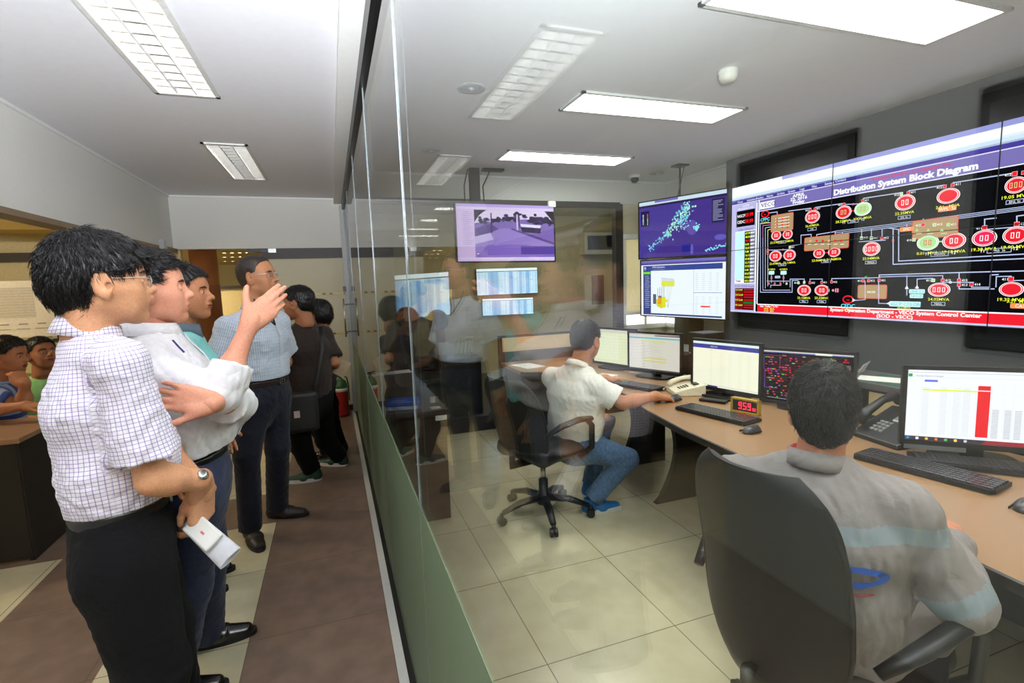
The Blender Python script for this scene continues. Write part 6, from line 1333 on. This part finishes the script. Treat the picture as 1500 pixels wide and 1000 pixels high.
b = MB(frame(at(322, 590, 3.0), V(1, .1, -.35), z=(0, -1, .3))); b.box((-.09, -.05, 0), (.1, .05, .006)); b.mt(1).box((-.02, -.06, .0062), (.12, .0, .012)); tag(b.build('folder', [mat('paper_white', (235, 234, 228)), M_black]), 'white and black folder held by the man in the pale blue shirt', 'folder')

# E: brown tee, seen from behind; F behind him
a = 2.35; nk = at(443, 478, 4.15); hc = at(437, 445, 4.12); pel = at(450, 575, 4.15)
E_ = dict(base=(-.2, 4.15, 0), label='man in a dark brown tee with his back turned, wearing green trainers', face=a, pelvis=pel, neck=nk, head=hc, look=fv(2.75), skin=('brown2', (160, 106, 76)), hair='short', strands=1800, slen=.02, res=.009, hres=.0038, handres=.005, sw=.2, bulk=1.12, loose=.024, flare=1.2, sleeve=.85, full=.4,
    elL=at(416, 545, 4.05), wrL=at(402, 545, 4.3), handL=('relax', V(-.6, .5, 0), V(0, -.3, 1)), elR=at(489, 530, 4.2), wrR=at(490, 538, 4.42), handR=('grip', V(-.2, .9, 0), V(.3, 0, 1)), shirt=C_brown, trousers=T_black, hem=-.1, seed=11, shoes=SH_GR, shoekind='runner', collar=False, wrinkle=.006,
    legs={'L': (pel+lv(a)*.1-V(0, 0, .06), at(440, 650, 4.15), V(-.24, 4.18, .08), V(-1, .15, 0)), 'R': (pel-lv(a)*.1-V(0, 0, .06), at(478, 645, 4.35), V(-.03, 4.45, .08), V(-.8, .5, 0))}, legk=1.1)
person(E_)
b = MB(frame(at(440, 605, 3.98), V(1, .1, 0), z=(0, -1, 0))); b.box((-.15, -.14, -.05), (.13, .16, .05), bv=.03); b.mt(1).box((-.045, -.02, .051), (-.005, .03, .053)); bag = tag(b.build('shoulder_bag', [M_blackm, mat('bag_patch', (200, 180, 176), .6)]), 'black shoulder bag with a small pale patch, worn by the man in brown', 'bag')
b = MB(); b.tube([at(470, 478, 4.06), at(472, 510, 3.97), at(464, 560, 3.97), at(458, 590, 3.97)], .016, 8, flat=.3); b.build('strap', M_blackm, bag)
b = MB(frame(at(494, 535, 4.35), V(.4, .2, -.3), z=(-.2, -1, .4))); b.box((-.1, -.07, 0), (.1, .07, .004)); tag(b.build('clear_folder', mat('folder_tan', (170, 150, 124), .4)), 'translucent tan folder at the elbow of the man in the brown tee', 'folder')
a = 2.6; nk = at(468, 495, 4.75); hc = at(466, 462, 4.75); pel = at(470, 585, 4.75)
person(dict(base=(-.1, 4.75, 0), label='person with long black hair in black, almost hidden behind the brown tee', face=a, pelvis=pel, neck=nk, head=hc, look=fv(2.5), skin=('brown2', (160, 106, 76)), hair='mop', strands=1500, slen=.06, sweep=(0, 0, -2.2), res=.011, hres=.0045, handres=.006, sw=.16, bulk=.9, elL=nk+lv(a)*.2-V(0, 0, .32), wrL=nk+lv(a)*.15-V(0, 0, .45)+fv(a)*.15,
    handL=('relax', fv(a), V(0, 0, 1)), elR=nk-lv(a)*.2-V(0, 0, .32), wrR=nk-lv(a)*.15-V(0, 0, .45)+fv(a)*.15, handR=('relax', fv(a), V(0, 0, 1)), shirt=C_plum, trousers=T_black, hem=-.08, collar=False, shoes=SH_OX, legs=legs_std(pel, a, {'L': (-.12, 4.68, a), 'R': (-.02, 4.84, a)}), seed=13, sleeve=1.3))

# G, H: seated in the left room
def seated_legs(pel, a, knee=.42, drop=None, sp=.11, fwd=0):
    o = {}
    for k, s in (('L', 1), ('R', -1)):
        hip = pel+lv(a)*s*.09; kn = hip+fv(a)*knee+lv(a)*s*.03; kn[2] = .52; an = kn+fv(a)*(-.06+fwd); an = V(an[0], an[1], .07); o[k] = (hip, kn, an, fv(a))
    return o
a = -.15; nk = at(2, 580, 4.38); nk = V(-2.18, 4.40, .98); hc = at(12, 521, 4.36); pel = V(-2.26, 4.42, .5)
G = dict(base=(-2.26, 4.42, 0), label='seated man in a blue striped polo at the left edge, eating from his raised hand', face=a, pelvis=pel, neck=nk, head=hc, look=V(1, -.15, -.12), skin=('tan2', (170, 112, 76)), hair='short', strands=2000, slen=.022, res=.009, hres=.0036, handres=.004, elR=at(27, 590, 4.22)+V(.03, 0, -.02), wrR=at(36, 562, 4.16), handR=('pinch', V(-.55, .35, .75), V(.6, -.7, .2)),
    elL=at(5, 600, 4.0)+V(-.12, 0, 0), wrL=at(38, 594, 3.95), handL=('relax', V(.95, .0, -.08), V(0, -.1, 1)), shirt=C_stripes2, trousers=T_jeans, shoes=SH_OX, hem=-.02, seed=15, seated=True, legs=seated_legs(pel, a), collark=1.0, sleeve=.65)
person(G)
a = -.9; nk = at(60, 556, 4.97); hc = at(61, 518, 4.94); pel = V(nk[0]-.05, 5.04, .5)
person(dict(base=(pel[0], 5.04, 0), label='seated man in a light green tee looking up beside the striped polo man', face=a, pelvis=pel, neck=nk, head=hc, look=V(.75, -.62, .18), skin=('tan3', (160, 104, 72)), hair='short', strands=1800, slen=.018, res=.009, hres=.0036, handres=.006, elR=nk-lv(a)*.26-V(0, 0, .26)+fv(a)*.05, wrR=nk-lv(a)*.1-V(0, 0, .26)+fv(a)*.28,
    handR=('relax', fv(a+.3), V(0, 0, 1)), elL=nk+lv(a)*.26-V(0, 0, .26), wrL=nk+lv(a)*.1-V(0, 0, .27)+fv(a)*.25, handL=('relax', fv(a-.4), V(0, 0, 1)), shirt=C_green, trousers=T_jeans, shoes=SH_OX, hem=-.02, seed=17, seated=True, legs=seated_legs(pel, a), collar=False, sleeve=.65))
def plastic_chair(x, y, yaw, label, col):
    o = empty('plastic_chair', (x, y, 0), yaw, label, 'chair', 'plastic chairs of the seated people'); m_ = mat('chair_plastic_%d' % col[0], col, .4)
    b = MB(); b.box((-.2, -.21, .42), (.22, .21, .45), bv=.012); b.build('seat', m_, o, world=False)
    b = MB(); 
    for u in np.linspace(-.17, .17, 5): b.tube([(-.2, u, .44), (-.25, u*1.05, .65), (-.29, u*1.0, .84)], .016, 8, flat=1.0)
    b.tube([(-.2, -.2, .44), (-.26, -.22, .68), (-.29, -.19, .86), (-.3, 0, .88), (-.29, .19, .86), (-.26, .22, .68), (-.2, .2, .44)], .017, 8); b.build('backrest', m_, o, world=False)
    for sx, sy in ((1, 1), (1, -1), (-1, 1), (-1, -1)): b = MB(); b.tube([(sx*.19, sy*.19, .43), (sx*.24, sy*.23, .005)], [.022, .016], 8); b.build('leg', m_, o, world=False)
plastic_chair(-2.28, 4.42, -.15, 'plastic chair under the striped polo man', (196, 184, 120)); plastic_chair(float(pel[0])-.02, 5.06, -.9, 'plastic chair under the green tee man', (196, 184, 120))

# I: white polo operator
a = .55; nk = at(846, 538, 2.86); hc = at(858, 499, 2.90); pel = at(842, 648, 2.88)
I_ = dict(base=(1.33, 2.88, 0), label='seated operator in a white polo and jeans reaching for the mouse', face=a, pelvis=pel, neck=nk, head=hc, look=V(.86, .5, -.12), hs=(.98, .98, .98), skin=('warm2', (190, 130, 94)), hair='short', strands=3500, slen=.02, res=.006, hres=.003, sw=.19, bulk=1.02, loose=.022, flare=1.1,
    shR=at(874, 566, 2.72), elR=at(912, 590, 2.64), wrR=at(960, 580, 2.585), handR=('mouse', nrm(V(1.985, 2.60, .75)-at(960, 580, 2.585)), V(-.2, 0, 1)), elL=V(1.62, 3.28, .80), wrL=V(1.88, 3.28, .765), handL=('mouse', V(.9, -.3, -.05), V(0, 0, 1)), sleeve=.74, shirt=C_polo, trousers=T_blue, hem=-.06, wrinkle=.0045, seed=19, shoes=SH_BL, shoekind='runner', seated=True, full=.3,
    collaropt=dict(hgt=.026, drop=.03), legs={'L': (pel+lv(a)*.09, V(1.78, 3.12, .50), V(1.62, 3.05, .08), V(.9, .3, 0)), 'R': (pel-lv(a)*.1+V(0, 0, -.01), at(918, 672, 2.74), V(1.50, 2.80, .09), V(.95, -.1, 0))}, legk=.98)
person(I_)
def clothband(S, c, axis, r, m, hw=.006, name='trim'):
    b = MB(frame(c, axis, z=(0, .1, 1))); b.lathe([(r, -hw), (r+.002, -hw), (r+.002, hw), (r, hw)], n=30, ax='x'); return wear(S['root'], b, name, m)
office_chair(1.20, 2.90, .38, 'black swivel chair holding the operator in the white polo', back_w=.47, backh=.50, zb=.44, seat_z=.47, backoff=-.20)

# J: grey coverall operator
a = .62; nk = V(1.20, .975, .985); hc = V(1.225, .98, 1.125); pel = V(1.21, .96, .50)
J = dict(base=(1.21, .95, 0), label='operator in a grey coverall seen from behind at the nearest desk place', face=a, pelvis=pel, neck=nk, head=hc, look=fv(.75), hs=(.88, .85, .93), skin=('warm3', (196, 130, 100)), hair='mop', hairmat='hair_j', hairrgb=(20, 17, 16), strands=9000, slen=.03, sweep=(.1, 0, -.3), slift=.005, res=.006, hres=.0028, sw=.195, bulk=1.02, loose=.03, flare=1.2, ratio=1.32,
    shL=nk+lv(a)*.195-V(.01, 0, .085), shR=nk-lv(a)*.195-V(0, 0, .085), elR=V(1.375, .715, .70), wrR=V(1.56, .86, .765), handR=('relax', V(.7, .5, -.05), V(0, 0, 1)), elL=V(1.16, 1.27, .73), wrL=V(1.44, 1.24, .70), handL=('relax', V(.9, .1, .0), V(0, 0, 1)), sleeve=1.86, shirt=C_grey, trousers=C_grey, hem=-.06, wrinkle=.007, bands=(.70, .785), bandmat=mat('reflective_band', (132, 142, 146), .45, spec=.6), seed=23, shoes=SH_DK, seated=True,
    collaropt=dict(hgt=.03, drop=.03), legs={'L': (pel+lv(a)*.1, V(1.50, 1.25, .52), V(1.44, 1.22, .1), V(.9, .3, 0)), 'R': (pel-lv(a)*.1, V(1.47, .86, .52), V(1.42, .93, .12), V(.9, .4, 0))}, legk=1.0, hemr=.066)
person(J)
b = MB(frame(nk+V(0, 0, .012), (1, 0, 0), z=(.1, .1, 1))); b.lathe([(.060, -.02), (.064, -.02), (.066, .03), (.062, .034), (.060, .03)], n=36); wear(J['root'], b, 'inner_collar', mat('red_collar', (190, 30, 40), .7))
so_ = [c for c in J['root'].children if c.name.startswith('shirt')][0]; Mr = np.array(rootmat(J['root'])); vv_ = np.array([v.co[:] for v in so_.data.vertices])@Mr[:3, :3].T+Mr[:3, 3]
def on_back(S, vv_, lat, t, off=.013):
    w_ = vv_-S['pelvis']; l_, t_, d_ = w_@S['lf'], w_@S['sp'], w_@S['sfx']; k_ = np.where(d_ < 0)[0]; q = k_[np.argmin((l_[k_]-lat)**2+(t_[k_]-t)**2)]; return S['pelvis']+S['lf']*lat+S['sp']*t+S['sfx']*(d_[q]-off)
for col, c0, rx, rz, nm in (((30, 90, 190), (-.085, .27), .075, .028, 'logo'), ((180, 50, 50), (-.10, .225), .03, .004, 'logo_text')):
    n = 32; V_ = []
    for k_ in range(n):
        t = 2*PI*k_/n; V_ += [on_back(J, vv_, c0[0]+rx*math.cos(t), c0[1]+rz*math.sin(t)), on_back(J, vv_, c0[0]+rx*.72*math.cos(t), c0[1]+rz*.45*math.sin(t))]
    b = MB(); b.raw(V_, [(2*k_, 2*((k_+1) % n), 2*((k_+1) % n)+1, 2*k_+1) for k_ in range(n)], True); wear(J['root'], b, nm, mat('emb_'+nm, col, .7), so_)
office_chair(1.29, 1.0, .12, 'large black swivel chair with high back in the foreground', back_w=.42, backh=.62, zb=.41, backoff=-.27, recl=.10)

# K, L: pair behind the glazed wall
a = .05; nk = at(590, 492, 5.55); hc = at(597, 470, 5.55); pel = V(nk[0]-.03, 5.56, .5)
person(dict(base=(pel[0], 5.56, 0), label='dark-haired person in a plum top reading behind the glazed back wall', face=a, pelvis=pel, neck=nk, head=hc, look=V(.9, -.3, -.25), skin=('brown2', (160, 106, 76)), hair='mop', strands=1200, slen=.03, res=.011, hres=.0045, handres=.006, sw=.17, elR=nk-lv(a)*.2-V(0, 0, .3)+fv(a)*.05, wrR=nk-lv(a)*.08-V(0, 0, .28)+fv(a)*.3, handR=('relax', fv(a), V(0, 0, 1)),
    elL=nk+lv(a)*.2-V(0, 0, .3), wrL=nk+lv(a)*.08-V(0, 0, .28)+fv(a)*.28, handL=('relax', fv(a), V(0, 0, 1)), shirt=C_plum, trousers=T_black, shoes=SH_OX, hem=-.04, collar=False, seated=True, legs=seated_legs(pel, a), seed=25, sleeve=.9))
a = 2.4; nk = at(647, 505, 5.9); hc = at(640, 472, 5.9); pel = V(nk[0]+.03, 5.9, .5)
person(dict(base=(pel[0], 5.9, 0), label='dark-haired person in a pale blouse seated with back turned behind the glazing', face=a, pelvis=pel, neck=nk, head=hc, look=fv(2.2), skin=('brown2', (160, 106, 76)), hair='mop', strands=1500, slen=.05, sweep=(0, 0, -1.6), res=.011, hres=.0045, handres=.006, sw=.17, elR=nk-lv(a)*.2-V(0, 0, .3), wrR=nk-lv(a)*.08-V(0, 0, .28)+fv(a)*.26, handR=('relax', fv(a), V(0, 0, 1)),
    elL=nk+lv(a)*.2-V(0, 0, .3), wrL=nk+lv(a)*.08-V(0, 0, .28)+fv(a)*.26, handL=('relax', fv(a), V(0, 0, 1)), shirt=C_blouse, trousers=T_black, shoes=SH_OX, hem=-.04, collar=False, seated=True, legs=seated_legs(pel, a), seed=27, sleeve=.8))
plastic_chair(float(pel[0]), 5.9, 2.4, 'plastic chair under the person in the pale blouse', (206, 196, 120)); plastic_chair(float(at(590, 492, 5.55)[0])-.03, 5.56, .05, 'plastic chair under the person in the plum top', (206, 196, 120))
b = MB(); b.box((1.0, 5.08, .7), (1.45, 5.5, .73)); bt = tag(b.build('desk', M_cnt), 'dark table between the two people behind the glazed wall', 'desk'); b = MB(); b.box((1.0, 5.1, .05), (1.44, 5.12, .7)); b.build('front_panel', M_cntd, bt)
for x, y in ((1.04, 5.12), (1.04, 5.46), (1.41, 5.12), (1.41, 5.46)): b = MB(); b.box((x-.02, y-.02, 0), (x+.02, y+.02, .7)); b.build('leg', M_cntd, bt)

# ------------------------------------------------------------------ light and colour
fl = bpy.data.lights.new('camera_flash', 'SPOT'); fl.energy = 530; fl.spot_size = math.radians(130); fl.spot_blend = .6; fl.shadow_soft_size = .06; fl.color = (.9, .93, 1)
flo = bpy.data.objects.new('camera_flash', fl); COL.objects.link(flo); flo.location = (0, -.12, 1.72); flo.rotation_euler = Vector((0, .25, -1)).rotation_difference(Vector((0, 0, -1))).to_euler() if False else Vector((.05, -.7, -1)).to_track_quat('Z', 'Y').to_euler()
w = bpy.data.worlds.new('world'); bpy.context.scene.world = w; w.use_nodes = True; w.node_tree.nodes['Background'].inputs[0].default_value = (.9, .95, 1, 1); w.node_tree.nodes['Background'].inputs[1].default_value = .35
vs = bpy.context.scene.view_settings; vs.view_transform = 'Standard'; vs.look = 'None'; vs.exposure = .8; vs.gamma = 1
sc = bpy.context.scene; sc.cycles.max_bounces = 10; sc.cycles.transparent_max_bounces = 24; sc.cycles.caustics_reflective = False; sc.cycles.caustics_refractive = False; sc.cycles.sample_clamp_indirect = 6
